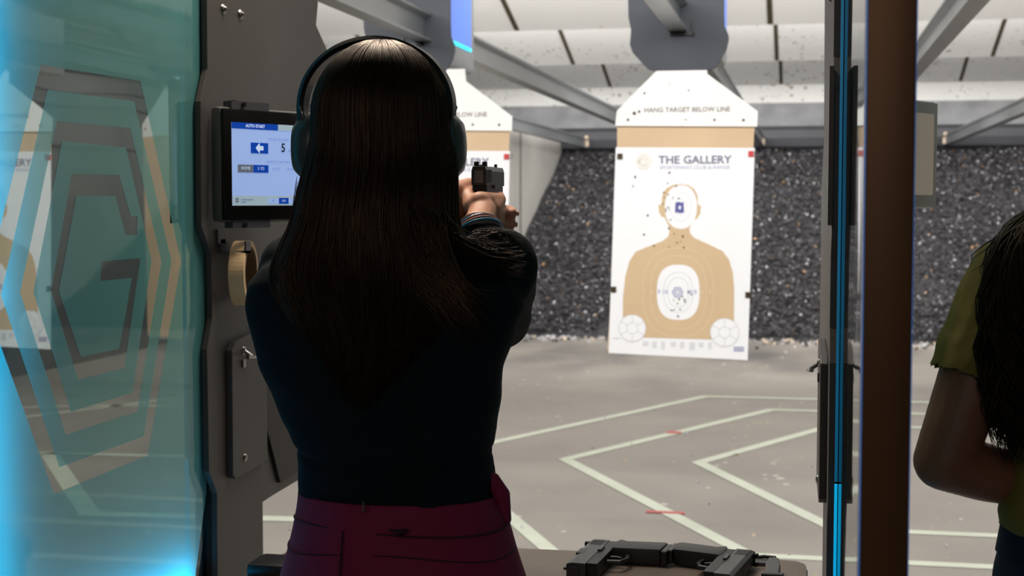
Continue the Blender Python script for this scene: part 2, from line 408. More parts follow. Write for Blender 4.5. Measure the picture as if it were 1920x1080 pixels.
# painted hexagon lines on the floor
def stripe(mb, a, b, w=.075, z=.003, mi=0):
    a = Vector((*a,z)); b = Vector((*b,z)); t = (b-a).normalized(); n = Vector((-t.y,t.x,0))*w/2; e = t*w*.3
    mb.add([a-n-e,b-n+e,b+n+e,a+n-e],[(0,1,2,3)],mi)
def poly(mb, pts, w=.075):
    for i,(a,b) in enumerate(zip(pts,pts[1:])): stripe(mb, a, b, w, .0025+.0006*(i%2))
mb = MB()
XC = 1.75
def hexa(ap, tl, bl):
    mir = lambda p: (2*XC-p[0], p[1])
    return [ap, tl, mir(tl), mir(ap), mir(bl), bl, ap]
poly(mb, hexa((-2.05,7.87),(-.70,10.66),(-.77,5.27)))
poly(mb, hexa((-1.297,7.87),(-.20,10.06),(-.20,5.86)))
poly(mb, hexa((-.551,7.92),(.22,9.45),(.15,6.42)))
struct('floor_marking_hexagons', mb, 'paint')
mb = MB()
poly(mb, [(-6.3,7.35),(-3.0,7.55)]); poly(mb, [(-6.3,8.1),(-5.2,8.6),(-4.3,10.2),(-3.0,10.3)])
poly(mb, [(-4.25,7.45),(-3.24,6.03),(-2.2,6.12)], .1); poly(mb, [(-6.3,8.7),(-5.0,9.3),(-3.5,9.5)])
struct('floor_marking_left', mb, 'paint')
mb = MB(); a = px(1240,960,Z=.004); mb.box((a.x-.07,a.y-.022,.0042),(a.x+.11,a.y+.02,.0048)); a = px(1262,811,Z=.004); mb.box((a.x-.04,a.y-.03,.0042),(a.x+.05,a.y+.05,.0048))
struct('floor_marking_red', mb, 'red')

# ------------------------------------------------------------------ lane rails
RZ, RH, RW = 2.30, .135, .085
RAILX = (-3.07,-1.82,-.57,.66,1.91,-4.08)
def make_rail():
    r = empty('target_rail','','rail',(0,0,0))
    h, w, t = RH/2, RW/2, .012
    prof = [(-w,-h),(w,-h),(w,-h+t),(t*.6,-h+t*2),(t*.6,h-t*2),(w,h-t),(w,h),(-w,h),(-w,h-t),(-t*.6,h-t*2),(-t*.6,-h+t*2),(-w,-h+t)]
    mb = MB(); mb.prism(prof, 3.3, 20.4, 1); mb.build('beam','alu',r)
    mb = MB(); mb.box((-.035,20.36,-.04),(.035,20.46,.05)); mb.ell((.0,20.42,.085),(.03,.05,.035)); mb.build('end_stop','debris',r)
    for y in (5.0,):
        mb = MB(); mb.cyl((0,y,h),(0,y,1.05),.004,8); mb.box((-.03,y-.03,h-.002),(.03,y+.03,h+.012)); mb.build('hanger_rod','steel',r)
    return r
rail0 = make_rail()
rl = ['galvanised target rail farthest left, ending at the trap\'s left cheek wall',
      'galvanised target rail passing above the head of the woman aiming',
      'galvanised target rail behind the centre silhouette target',
      'galvanised target rail directly right of the bronze post',
      'galvanised target rail farthest right, ending above the seated black berm']
rl.append('galvanised target rail seen through the teal glass at the left')
rl[4] = 'galvanised target rail nearest the right edge, ending low over the berm'
for i,x in enumerate(RAILX):
    r = rail0 if i == 0 else copy_tree(rail0)
    r.location = (x,0,RZ); tag(r, rl[i], 'rail', 'target rails over the lanes')

# ------------------------------------------------------------------ target carriers and targets
S = 1/405.0   # metres per photograph pixel at the centre target
def C(u, v): return ((u-1285)*S, 1.45-(v-380)*S)       # local x, world z
def make_carrier():
    r = empty('target_carrier','','target carrier')
    pts = [(1180,-120),(1183,0),(1184,35),(1189,58),(1187,85),(1192,100),(1215,125),(1222,132),(1232,135),(1336,135),(1346,131),(1358,112),(1366,98),(1370,80),(1369,70),(1362,55),(1361,30),(1361,-120)]
    mb = MB(); mb.prism([C(*p) for p in pts], -.008, .008, 1); mb.build('front_shield','shield',r,bevel=.002)
    z = lambda v: C(0,v)[1]
    mb = MB(); mb.box((-.17,.012,z(108)),(.17,.60,z(-100))); mb.build('motor_housing','housing',r,bevel=.03,smooth='auto')
    mb = MB(); mb.box((.166,.05,z(58)),(.173,.5,z(-80))); mb.build('status_lens','bluelens',r)
    mb = MB(); mb.box((.167,.05,z(64)),(.175,.5,z(57))); mb.build('status_light','cyanled',r)
    mb = MB(); zb = RZ-RH/2
    mb.box((-.055,-.02,zb-.02),(.055,-.006,zb-.006)); mb.box((-.055,-.02,zb-.02),(-.045,-.006,zb+.05)); mb.box((.045,-.02,zb-.02),(.055,-.006,zb+.05)); mb.build('slot_rim','black',r)
    return r
def printed(mb, y=0.0):
    """the silhouette design, flat inks laid on the sheet"""
    fn = lambda d: (lambda a,b: Vector((a, d, b)))
    K = lambda pts: [C(*p) for p in pts]
    arc = lambda cx,cy,rx,ry,n=28,p=2.0: [(cx+rx*math.copysign(abs(math.cos(2*PI*i/n))**(2/p),math.cos(2*PI*i/n)), cy+ry*math.copysign(abs(math.sin(2*PI*i/n))**(2/p),math.sin(2*PI*i/n))) for i in range(n)]
    T,RW_,RG,BL,LV,TX,GD,HO = 1,2,3,4,5,6,7,8
    sil = [(1262,425),(1254,408),(1248,406),(1243,398),(1242,384),(1248,383),(1249,366),(1256,354),(1268,347),(1283,345),(1298,347),(1309,355),(1315,367),(1315,383),(1321,386),(1320,400),(1314,410),(1308,412),(1300,428),(1302,438),(1310,446),(1335,457),(1362,470),(1374,486),(1381,510),(1384,540),(1384,636),(1176,634),(1176,560),(1180,520),(1188,490),(1200,472),(1222,463),(1250,452),(1260,444),(1263,436)]
    mb.flat([K(sil)], fn(-.0010), T)
    mb.flat([K(arc(1284,388,30,41,28,2.2))], fn(-.0016), 0)
    for rx,ry in ((67,84),(53,70)):
        mb.flat([K(arc(1280,548,rx,ry,40,2.5)), K(arc(1280,548,rx-1.3,ry-1.3,40,2.5))[::-1]], fn(-.0016), RW_)
    mb.flat([K(arc(1280,548,40,52,36,2.6))], fn(-.0018), 0)
    for rx,ry in ((28,38),(20,28)):
        mb.flat([K(arc(1280,548,rx,ry,36,2.3)), K(arc(1280,548,rx-.8,ry-.8,36,2.3))[::-1]], fn(-.0022), RG)
    for rx,ry in ((20,27),(12,16)):
        mb.flat([K(arc(1284,388,rx,ry)), K(arc(1284,388,rx-.8,ry-.8))[::-1]], fn(-.0022), RG)
    mb.flat([K(arc(1279,548,11,11.5,6)), K(arc(1279,548,7.5,8,6))[::-1]], fn(-.0024), LV)
    mb.flat([K(arc(1279,548,6,6.4,6)), K(arc(1279,548,3,3.2,6))[::-1]], fn(-.0024), LV)
    mb.flat([K([(1274,380),(1279,378),(1285,380),(1289,378),(1290,398),(1284,400),(1276,398),(1273,400)]), K(arc(1282,389,2.4,4,8))[::-1]], fn(-.0024), BL)
    for cx,cy,r in ((1194,617,26),(1367,622,27)):
        mb.flat([K(arc(cx,cy,r,r))], fn(-.0018), 0)
        mb.flat([K(arc(cx,cy,r,r)), K(arc(cx,cy,r-1,r-1))[::-1]], fn(-.0022), RG)
        mb.flat([K(arc(cx,cy,11,11)), K(arc(cx,cy,10,10))[::-1]], fn(-.0022), RG)
        for k in range(6):
            w = PI/6+k*PI/3; c,s_ = math.cos(w),math.sin(w)
            mb.flat([K([(cx+11*c-.5*s_,cy+11*s_+.5*c),(cx+r*c-.5*s_,cy+r*s_+.5*c),(cx+r*c+.5*s_,cy+r*s_-.5*c),(cx+11*c+.5*s_,cy+11*s_-.5*c)])], fn(-.0022), RG)
    def tx(s_, u, v, size, mi, al='CENTER', sx=1, bold=0):
        x0,z0 = C(u,v); mb.text(s_, size*S, lambda a,b: Vector((x0+a,-.0024,z0+b)), mi, al, sx, bold*S)
    for u,c,mi in ((1217,'7',RW_),(1231,'8',RW_),(1244,'9',LV),(1255,'10',LV),(1301,'10',LV),(1312,'9',LV),(1325,'8',RW_),(1339,'7',RW_)): tx(c, u, 551, 11, mi, bold=.3)
    tx('THE GALLERY', 1309, 307, 20.5, TX, sx=1.06, bold=.35)
    tx("SPORTSMAN'S CLUB & RANGE", 1309, 317.5, 9.4, LV, sx=1.03)
    for r1,r2 in ((17,14),(11.5,9)):
        mb.flat([K([(1214+x_*r1*.95,303+y_*r1) for x_,y_ in [(math.cos(PI/3*i),math.sin(PI/3*i)) for i in range(6)]]), K([(1214+x_*r2*.95,303+y_*r2) for x_,y_ in [(math.cos(PI/3*i),math.sin(PI/3*i)) for i in range(6)]])[::-1]], fn(-.0024), GD)
    mb.flat([K([(1208,297),(1219,297),(1222,301),(1216,301),(1215,300),(1211,300),(1208,303),(1211,307),(1216,307),(1216,305),(1213,305),(1213,303),(1221,303),(1219,310),(1209,310),(1204,303)])], fn(-.0024), GD)
    for k in range(8):
        for q in range(3+k%3):
            u = 1214+k*17.5; v = 642+q*3.2; w = 11-((k*7+q*5)%5)
            mb.flat([K([(u,v),(u+w,v),(u+w,v+1),(u,v+1)])], fn(-.0024), RG)
    for q in range(3):
        mb.flat([K([(1384,648+q*3.4),(1403,648+q*3.4),(1403,650.2+q*3.4),(1384,650.2+q*3.4)])], fn(-.0024), LV)
    mb.flat([K([(1158,636),(1170,636),(1170,637.5),(1158,637.5)])], fn(-.0024), RG)
    holes = [(1198,332),(1194,349),(1259,344),(1260,365),(1254,371),(1250,382),(1256,392),(1262,393),(1265,412),(1262,428),(1272,438),(1288,443),(1284,453),(1277,455),(1234,461),(1263,463),(1290,464),(1282,561),(1288,556),(1292,562),(1272,563),(1279,569),(1293,566),(1268,582),(1273,581),(1284,580),(1280,593),(1305,552),(1300,547),(1262,324),(1222,404),(1215,440),(1275,349),(1269,371),(1280,372),(1252,361),(1256,396),(1260,389)]
    for u,v in holes:
        r = random.uniform(1.2,2.1); mb.flat([K(arc(u,v,r,r*random.uniform(.7,1.2),7))], fn(-.0027), HO)
INKS = ['paper','tan','ringw','ringg','inkblue','inklav','inkgray','inkgold','hole']
def make_target(clips):
    r = empty('hanging_target','','target')
    pts = [(1254,118),(1329,118),(1331,142),(1424,212),(1423,240),(1160,236),(1163,208)]
    mb = MB(); mb.prism([C(*p) for p in pts], -.006, .006, 1)
    for u,v,q in ((1184,225,2.6),(1345,227,2.4),(1398,228,2.6),(1292,226,1.6),(1297,172,1.7),(1215,176,2.2),(1196,213,3.4),(1205,210,2.6)):
        mb.flat([[C(u+q*math.cos(w*PI/4),v+q*math.sin(w*PI/4)) for w in range(8)]], lambda a,b_: Vector((a,-.0068,b_)), 1)
    b = mb.build('hanging_board',['board','hole'],r,weld=False)
    mb = MB(); x0,z0 = C(1294,211.5); mb.text('HANG TARGET BELOW LINE', 12.6*S, lambda a,b_: Vector((x0+a,-.0068,z0+b_)), 0, 'CENTER', .98, .2*S)
    mb.build('board_lettering','inkdark',b)
    mb = MB(); mb.prism([C(1163,234),C(1418,239),C(1416,286),C(1408,668),C(1146,660),C(1150,600),C(1163,290)], .008, .013, 1); mb.build('cardboard_backing','card',r)
    mb = MB(); mb.prism([C(1161,276),C(1419,279),C(1410,673),C(1149,665)], .0, .001, 1); printed(mb)
    sh = mb.build('printed_sheet',INKS,r,weld=False)
    for u,v,mt in clips:
        x,z = C(u,v); mb = MB(); s_ = 1 if u > 1285 else -1
        mb.prism([(-.004,-.006),(-.004,.006),(.012,.018),(.020,.018),(.020,-.006)], z-.013, z+.013, 2, 0, Matrix.Translation((x-.012*s_,0,0)) @ Matrix.Scale(1,4))
        c = mb.build('binder_clip',mt,r)
        mb = MB(); mb.tube([(x+.004*s_,-.008,z-.007),(x+.026*s_,-.01,z-.008),(x+.03*s_,-.01,z),(x+.026*s_,-.01,z+.008),(x+.004*s_,-.008,z+.007)], .0016, 6); mb.build('clip_wire','steel',c)
    return r
car0 = make_carrier()
tg0 = make_target([(1161,293,'clip'),(1414,290,'clipred'),(1150,544,'clip'),(1411,551,'clip')])
ty = 6.6
spots = [(-.548,-.548,ty,0,'grey rubber-faced target carrier over the centre silhouette target','white paper silhouette target in full view with a red clip at its right'),
         (-1.87,-1.72,6.76,0,'grey target carrier with blue status light above the woman\'s headband','white silhouette target mostly hidden behind the woman\'s earmuff and pistol'),
         (-4.02,-3.94,6.4,0,'grey target carrier seen through the teal glass at far left','white silhouette target seen through the teal glass at the left edge'),
         (-3.1,-3.18,6.9,145,'grey target carrier seen high through the teal glass beside the armoured panel','twisted target showing its tan cardboard back through the teal glass')]
for i,(x,xt,y,rz,l1,l2) in enumerate(spots):
    c = car0 if i == 0 else copy_tree(car0); t = tg0 if i == 0 else copy_tree(tg0)
    c.location = (x,y,0); t.location = (xt,y,0); t.rotation_euler = (0,0,math.radians(rz))
    if i >= 2:
        for q in list(c.children):
            if q.name.startswith('status'): bpy.data.objects.remove(q)
    tag(c,l1,'target carrier','target carriers on the rails'); tag(t,l2,'target','paper targets hanging in the lanes')


# ------------------------------------------------------------------ lane dividers
DX = .0        # divider plane offsets relative to the right-hand face of the glass
def AO(pts): return [tuple(px(u,v,X=-1.15)[1:]) for u,v in pts]
def make_divider(dx, label, full):
    """dx: x of the face towards our lane for the left divider (-1.15)"""
    x = lambda a: dx+a
    r = empty('lane_divider', label, 'divider', (dx-.02,2.6,0), 'dividers between the shooting lanes')
    rear = AO([(389,-60),(389,130),(376,190),(378,425),(396,475),(398,595),(388,655),(392,885),(407,925),(407,1000)])
    rear = [(rear[0][0],2.3)]+rear[1:]+[(rear[-1][0],.0)]
    front = [(2.91,0),(2.908,1.068),(2.915,1.2),(3.12,1.3),(3.3,1.93),(3.26,2.0),(3.22,2.3)]
    pl = rear+front
    mb = MB(); mb.prism(pl, x(-.012), x(0), 0); mb.build('armor_plate',['armor'],r,bevel=.0015)
    back = [(a+.012,b) for a,b in rear]+front
    mb = MB(); mb.prism(back, x(-.030), x(-.013), 0); mb.build('inner_plate','armoredge',r)
    mb = MB(); mb.prism(pl, x(-.047), x(-.034), 0); mb.build('armor_plate','armor',r,bevel=.0015)
    # forward wing, above the floor
    wing = [(2.93,2.3),(2.93,.787),(3.0,.79),(3.62,.80),(3.95,.98),(3.95,1.5),(3.5,1.77),(3.31,1.89),(3.285,1.95),(3.2,2.3)]
    mb = MB(); mb.prism(wing, x(-.032), x(-.014), 0); mb.build('forward_wing','armor',r,bevel=.002)
    w2 = AO([(490,712),(531,905),(566,884),(600,700)]); w2 = [(2.925,1.0)]+[(w2[1][0],w2[1][1]),(w2[2][0],w2[2][1]),(3.6,.93),(3.75,1.05),(3.75,1.6),(2.925,1.6)]
    mb = MB(); mb.prism(w2, x(-.0135), x(-.006), 0); mb.build('forward_plate','armordark',r)
    # acrylic panel, edge lit
    g = [(1.40,.70),(2.60,.70),(2.66,.86),(2.66,1.18),(2.70,1.25),(2.70,1.36),(2.66,1.45),(2.66,1.64),(2.69,1.72),(2.69,2.3),(1.40,2.3)]
    mb = MB(); mb.prism(g, x(-.0305), x(-.0165), 0); gp = mb.build('acrylic_panel','acrylic',r)
    # frosted face with the clear spiral hexagon
    def G(pts): return [tuple(px(u,v,X=-1.167)[1:]) for u,v in pts]
    O1 = G([(75,121),(262,152),(338,490),(276,854),(100,926),(-34,556)]); I1 = G([(88,168),(250,190),(320,490),(268,818),(110,876),(0,553)])
    O2 = G([(105,227),(243,240),(301,490),(256,772),(122,815),(36,548)]); I2 = G([(115,265),(235,277),(283,490),(247,736),(132,772),(61,547)])
    GG = G([(133,326),(222,328),(244,405),(256,405),(256,440),(234,441),(215,367),(142,367),(109,545),(150,669),(222,654),(246,521),(186,527),(190,490),(262,484),(232,690),(145,712),(94,545)])
    fr = [(1.42,.71),(2.585,.71),(2.645,.87),(2.645,1.18),(2.685,1.26),(2.685,1.35),(2.645,1.45),(2.645,1.64),(2.675,1.72),(2.675,2.29),(1.42,2.29)]
    fn = lambda a,b: Vector((x(-.0155),a,b))
    mb = MB()
    mb.flat([fr,O1[::-1]],fn); mb.flat([I1,O2[::-1]],fn); mb.flat([I2,GG[::-1]],fn)
    mb.build('frosted_face','film',gp)
    # light channels
    mb = MB(); mb.box((x(-.04),1.40,.655),(x(-.008),2.60,.699)); ch = mb.build('light_channel','channel',r)
    mb = MB(); mb.box((x(-.0135),1.42,.695),(x(-.009),2.58,.705)); mb.build('glow_strip','led',ch)
    mb = MB(); mb.box((x(-.0580),1.348,.0),(x(-.0145),1.395,2.75)); post = mb.build('rear_post','bronze',r,bevel=.002,smooth='auto')
    mb = MB(); mb.box((x(-.015),1.350,.6),(x(-.0137),1.36,2.3)); mb.build('edge_strip','ledblue',post)
    mb = MB(); mb.box((x(-.0590),1.350,.6),(x(-.0577),1.36,2.3)); mb.build('edge_strip','ledblue',post)
    mb = MB(); mb.box((x(-.0365),2.592,.95),(x(-.0315),2.598,2.3)); mb.build('glow_strip','edgeglow',r)  # added glowing strips imitate the lit glass edge, dimmer upwards
    mb = MB(); mb.box((x(-.0365),2.592,.70),(x(-.0315),2.598,.945)); mb.build('glow_strip','led',r)
    # plate with screws, both sides
    for sx_ in ((1,-1) if full else (1,-1)):
        base = x(0) if sx_ > 0 else x(-.047)
        pp = AO([(423,648),(480,633),(480,875),(425,886)]); pp = [(pp[0][0]-.0,pp[0][1]-.01),(pp[0][0]+.02,pp[0][1]+.004),(2.905,1.178),(2.905,.89),(pp[3][0]+.015,.883),(pp[3][0],.893)]
        mb = MB(); mb.prism(pp, base, base+.014*sx_, 0); q = mb.build('cover_plate','armor',r,bevel=.002)
        for u,v in ((457,657),(459,858)):
            p = px(u,v,X=-1.136); p.x = base+.014*sx_
            mb = MB(); mb.ell(p,(.005,.009,.009),14,8)
            if v < 700:
                mb.tube([p,p+Vector((.018*sx_,0,-.012))],.004,8); mb.tube([p+Vector((.015*sx_,-.016,-.012)),p+Vector((.02*sx_,.022,-.016))],.0045,8)
                mb.box((p.x,p.y-.012,p.z-.035),(p.x+.004*sx_,p.y+.002,p.z-.018))
            mb.build('screw','screw',q)
        for u,v in ((418,17),(450,27)):
            p = px(u,v,X=-1.15); p.x = base
            mb = MB(); mb.ell(p,(.006,.011,.011),14,8); mb.ell(p+Vector((.004*sx_,0,0)),(.006,.006,.006),10,6); mb.build('screw','screw',r)
    mb = MB(); mb.box((x(-.055),2.58,1.41),(x(-.047),2.66,1.69)); mb.build('mounting_plate','armoredge',r)
    mb = MB(); mb.box((x(0),2.76,1.43),(x(.010),2.86,1.66)); mb.build('mounting_plate','armoredge',r)
    reroot(r); return r
dl = make_divider(-1.15, 'dark armoured lane divider with teal edge-lit glass and hexagon logo at left', True)
dr = copy_tree(dl); dr.rotation_euler.z = .0125; tag(dr, 'lane divider seen edge-on at right with bronze rear post and cyan glass', 'divider')
dr.location.x = .0985-.02
dr.location.y = 2.6

# ------------------------------------------------------------------ monitors
def make_monitor(p0, yaw, lit, label, dist_from):
    """p0: lower-left corner of the housing face; the face runs along +x turned by yaw"""
    W,H,D = .300,.228,.032
    r = empty('lane_monitor', label, 'monitor', p0, 'touch screens mounted in the lanes'); r.rotation_euler = (0,0,yaw)
    mb = MB(); mb.box((0,.003,0),(W,D,H)); mb.build('shell','monshell',r,bevel=.010,smooth='auto')
    mb = MB(); mb.box((.004,-.001,.004),(W-.004,.006,H-.004)); mb.build('bezel','bezel' if lit else 'monshell',r,bevel=.003,smooth='auto')
    X0,X1,Z0,Z1 = (.026,W-.026,.033,H-.030) if lit else (.022,W-.022,.028,H-.028)
    me = []
    mb = MB(); L = lambda a,b,c,d,mi,dd=-.0022: mb.add([(X0+a*(X1-X0),dd,Z1-b*(Z1-Z0)),(X0+c*(X1-X0),dd,Z1-b*(Z1-Z0)),(X0+c*(X1-X0),dd,Z1-d*(Z1-Z0)),(X0+a*(X1-X0),dd,Z1-d*(Z1-Z0))],[(0,3,2,1)],mi)
    L(0,0,1,1,0,-.0016)
    if lit:
        def tx(s_,a,b,size,mi,bold=0): mb.text(s_, size, lambda p,q: Vector((X0+a*(X1-X0)+p,-.0028,Z1-b*(Z1-Z0)+q)), mi,'CENTER',1,bold)
        L(0,0,.5,.075,1); L(.5,0,1,.075,2); tx('AUTO START',.25,.052,.0085,4,.0003); tx('MANUAL',.75,.052,.0085,3)
        tx('TARGET DISTANCE',.5,.20,.0065,5)
        L(.20,.235,.39,.365,1); L(.80,.235,.97,.365,1)
        mb.flat([[(X0+.295*(X1-X0)+a*.011,Z1-.30*(Z1-Z0)+b*.011) for a,b in ((-1,0),(0,1),(0,.4),(.9,.4),(.9,-.4),(0,-.4),(0,-1))]], lambda a,b: Vector((a,-.0028,b)), 4)
        mb.flat([[(X0+.885*(X1-X0)-a*.011,Z1-.30*(Z1-Z0)+b*.011) for a,b in ((-1,0),(0,1),(0,.4),(.9,.4),(.9,-.4),(0,-.4),(0,-1))]], lambda a,b: Vector((a,-.0028,b)), 4)
        tx('5',.555,.335,.025,3,.0004); tx('yd',.62,.335,.009,5)
        tx('SHORTCUT BUTTONS',.5,.475,.0065,5)
        L(.06,.505,.225,.60,6); L(.225,.505,.39,.60,1)
        tx('HOME',.143,.565,.0085,4); tx('5 YD',.307,.565,.0085,4); tx('10 YD',.47,.565,.008,5); tx('15 YD',.63,.565,.008,5); tx('20 YD',.80,.565,.008,5)
        L(0,.88,1,1,2); L(.38,.915,.92,.975,0,-.0026); L(.50,.905,.61,.98,1,-.0027)
        L(.03,.91,.065,.93,6,-.0027); L(.03,.94,.065,.96,6,-.0027); L(.09,.925,.22,.935,5,-.0027); L(.09,.955,.14,.965,5,-.0027)
        tx('AM',.44,.955,.007,5); tx('ON',.555,.955,.007,4); tx('PM',.67,.955,.007,5); tx('12',.76,.955,.007,5)
        def em(n,c,s): return mat(n,c,.25,emit=c,estr=s)
        ms = [em('screen_white',(146,174,228),.62),em('screen_blue',(8,62,160),.6),em('screen_gray',(150,172,184),.6),em('screen_ink',(20,30,50),.1),em('screen_text_white',(190,210,240),.6),em('screen_text_gray',(95,120,165),.5),em('screen_button_gray',(98,106,120),.5)]
    else:
        ms = [mat('screen_idle_beige',(150,140,122),.35,var=.03,emit=(150,142,128),estr=.22)]
    mb.build('screen',ms,r,weld=False)
    for z0,zs in ((-.012,-.006),(H-.006,H+.006)):
        mb = MB(); mb.box((.03,.002,z0),(.13,.026,z0+.018)); br = mb.build('mounting_bracket','taupe',r)
        mb = MB(); mb.cyl((.06,.001,zs),(.06,-.003,zs),.005,12); mb.build('screw','black',br)
    mb = MB(); mb.box((.12,D-.002,.08),(.2,D+.02,.17)); mb.build('swivel_mount','black',r)
    return r
pc = px(416,417,X=-1.120)
make_monitor((pc.x,pc.y,pc.z), math.radians(64), True, 'lit touch screen showing 5 on the left armoured divider', 0)
pc2 = px(1604,395,Y=2.93)
make_monitor((pc2.x+.02,pc2.y,pc2.z+.004), math.radians(58), False, 'grey touch screen with idle beige display right of the bronze post', 0)

# masking tape roll on a hook
p = px(440,515,X=-1.11)
r = empty('masking_tape_roll','cream masking tape roll hung on the left armoured divider','tape roll',(-1.118,p.y+.065,p.z))
n = 48
mb = MB(); vs=[]; fs=[]
for k in range(n):
    w = 2*PI*k/n
    for xx,rr in ((-.016,.066),(.016,.066),(.016,.054),(-.016,.054)): vs.append((xx,rr*math.cos(w),rr*math.sin(w)))
for k in range(n):
    a=4*k; b=4*((k+1)%n)
    for q in range(4): fs.append((a+q,a+(q+1)%4,b+(q+1)%4,b+q))
mb.add(vs,fs); mb.build('tape_band','tape',r,bevel=.001)
r.rotation_euler = (0,0,math.radians(9))
mb = MB(); vs=[]; fs=[]
for k in range(n):
    w = 2*PI*k/n
    for xx,rr in ((-.0165,.054),(.0165,.054),(.0165,.051),(-.0165,.051)): vs.append((xx,rr*math.cos(w),rr*math.sin(w)))
for k in range(n):
    a=4*k; b=4*((k+1)%n)
    for q in range(4): fs.append((a+q,a+(q+1)%4,b+(q+1)%4,b+q))
mb.add(vs,fs); mb.build('cardboard_core','cardedge',r)
hk = px(436,460,X=-1.14)
r = empty('hook','grey metal hook holding the masking tape roll','hook',(-1.15,p.y+.03,p.z+.06))
mb = MB(); mb.box((0,-.025,.0),(.004,.025,.03)); mb.build('back_plate','taupe',r,bevel=.001)
mb = MB(); mb.box((.002,-.012,-.018),(.058,.012,-.013)); mb.box((.054,-.012,-.018),(.058,.012,.006)); mb.box((.0,-.012,-.018),(.004,.012,.01)); mb.build('arm','taupe',r)

# ------------------------------------------------------------------ counter and pistols
CT = .82
r = empty('shooting_counter','dark rubber-topped shooting counter in front of the aiming woman','counter',(-.45,2.3,0))
cp = [(-.91,2.14),(-.91,2.40),(-.905,2.43),(-.80,2.515),(-.02,2.528),(.0,2.524),(.012,2.51),(.016,2.49),(.016,2.14)]
mb = MB(); mb.prism(cp, CT-.04, CT-.006, 2); mb.build('tabletop','counter',r,bevel=.003)
mb = MB(); mb.prism([(a*.995-.002,b-.004) for a,b in cp], CT-.006, CT, 2); mb.build('rubber_mat','counter',r)
mb = MB(); mb.box((-.88,2.2,0),(-.84,2.45,CT-.04)); mb.build('leg','armoredge',r)
mb = MB(); mb.box((-.03,2.2,0),(.01,2.45,CT-.04)); mb.build('leg','armoredge',r)
reroot(r)

def make_pistol(name, label, slen=.165):
    """muzzle along +y, top +z, origin at the slide's rear centre"""
    r = empty(name, label, 'pistol')
    w = .0135
    prof = [(-w,-.017),(w,-.017),(w,.008),(w*.8,.016),(-w*.8,.016),(-w,.008)]
    mb = MB(); mb.prism(prof, 0, slen, 1)
    s_ = mb.build('slide','gun',r,bevel=.0012)
    mb = MB(); mb.box((-w*1.02,slen*.42,.004),(w*.55,slen*.62,.0165)); mb.build('ejection_port','black',s_)
    mb = MB()
    for k in range(7): mb.box((-w-.0004,.008+k*.005,-.012),(w+.0004,.0105+k*.005,.010))
    mb.build('serrations','black',s_)
    mb = MB(); mb.box((-.0075,-.001,-.013),(.0075,.002,.009)); mb.build('rear_plate','gunrear',s_)
    mb = MB(); mb.box((-.011,.010,.015),(-.0035,.019,.024)); mb.box((.0035,.010,.015),(.011,.019,.024)); mb.box((-.011,.010,.014),(.011,.019,.0185)); mb.build('rear_sight','black',s_,bevel=.0006)
    mb = MB(); mb.box((-.002,slen-.016,.015),(.002,slen-.008,.0225)); mb.build('front_sight','black',s_)
    mb = MB(); mb.cyl((0,slen-.003,.002),(0,slen+.004,.002),.0075,16); mb.build('barrel','gun',r)
    mb = MB(); mb.box((-w*.95,.004,-.036),(w*.95,slen-.008,-.0165)); mb.build('frame','gungrip',r,bevel=.002)
    g = [(.012,-.030),(.056,-.032),(.046,-.118),(-.004,-.122),(-.010,-.118),(-.004,-.075),(.0,-.050),(-.012,-.036)]
    mb = MB(); mb.prism([(a,b) for a,b in g], -.0145, .0145, 0); mb.build('grip','gungrip',r,bevel=.004,smooth='auto')
    mb = MB(); mb.box((-.0125,-.006,-.130),(.0125,.050,-.119)); mb.build('magazine_base','black',r,bevel=.003)
    mb = MB(); mb.tube([(0,.050,-.062),(0,.075,-.066),(0,.098,-.058),(0,.102,-.036)],[.004]*4,8); mb.build('trigger_guard','gungrip',r)
    mb = MB(); mb.tube([(0,.072,-.036),(0,.069,-.046),(0,.074,-.056)],[.0035,.003,.0025],8); mb.build('trigger','black',r)
    mb = MB(); mb.box((w,.055,-.022),(w+.003,.085,-.016)); mb.build('slide_stop','gun',r)
    mb = MB(); mb.box((-w-.003,.055,-.022),(-w,.085,-.016)); mb.build('slide_stop','gun',r)
    return r
def rootrot(r, loc, R):
    r.rotation_mode = 'QUATERNION'; r.rotation_quaternion = R.to_quaternion(); r.location = loc
GUN = Vector((-.548,2.40,1.497))
g1 = make_pistol('pistol','black compact pistol held in the aiming woman\'s hands',.15); g1.location = GUN
# on the counter, lying on their sides
def lie(r, loc, yaw, side):
    # side=+1: grip towards +x, -1: grip towards -x
    R = Matrix.Rotation(yaw,3,'Z') @ Matrix.Rotation(-side*PI/2,3,'Y'); rootrot(r, loc, R)
g2 = make_pistol('pistol','black pistol on the counter nearest the maroon skirt, its grip pointing right',.175)
p2 = px(1140,1024,Z=CT+.018); lie(g2, (p2.x-.014,p2.y,CT+.0165), PI-.10, -1)
g3 = make_pistol('pistol','black pistol on the counter nearest the right divider, grip pointing left',.175)
p3 = px(1386,1042,Z=CT+.018); lie(g3, (p3.x+.012,p3.y,CT+.0165), PI-.17, 1)
for g in (g1,g2,g3): g['group'] = 'pistols'
r = empty('pistol_magazine','dark pistol magazine on the counter at the right corner','magazine')
mb = MB(); mb.prism([(0,0),(.022,0),(.024,.06),(.020,.105),(.004,.108),(-.001,.06)], 0, .024, 2); mb.build('tube','gun',r,bevel=.002)
mb = MB(); mb.box((-.006,-.012,-.001),(.030,.0,.026)); mb.build('base_pad','black',r,bevel=.002)
q = px(1448,1078,Z=CT); r.location = (q.x-.01,q.y-.085,CT+.001)
r = empty('magazine_loader','small grey clip tool lying beside the right counter pistol','tool'); q = px(1432,1062,Z=CT)
mb = MB(); mb.box((0,0,0),(.035,.03,.006)); mb.build('plate','gun',r)
mb = MB(); mb.tube([(.0,.035,.006),(.02,.038,.008),(.038,.034,.008),(.040,.0,.006)],.0035,8); mb.build('lever','black',r)
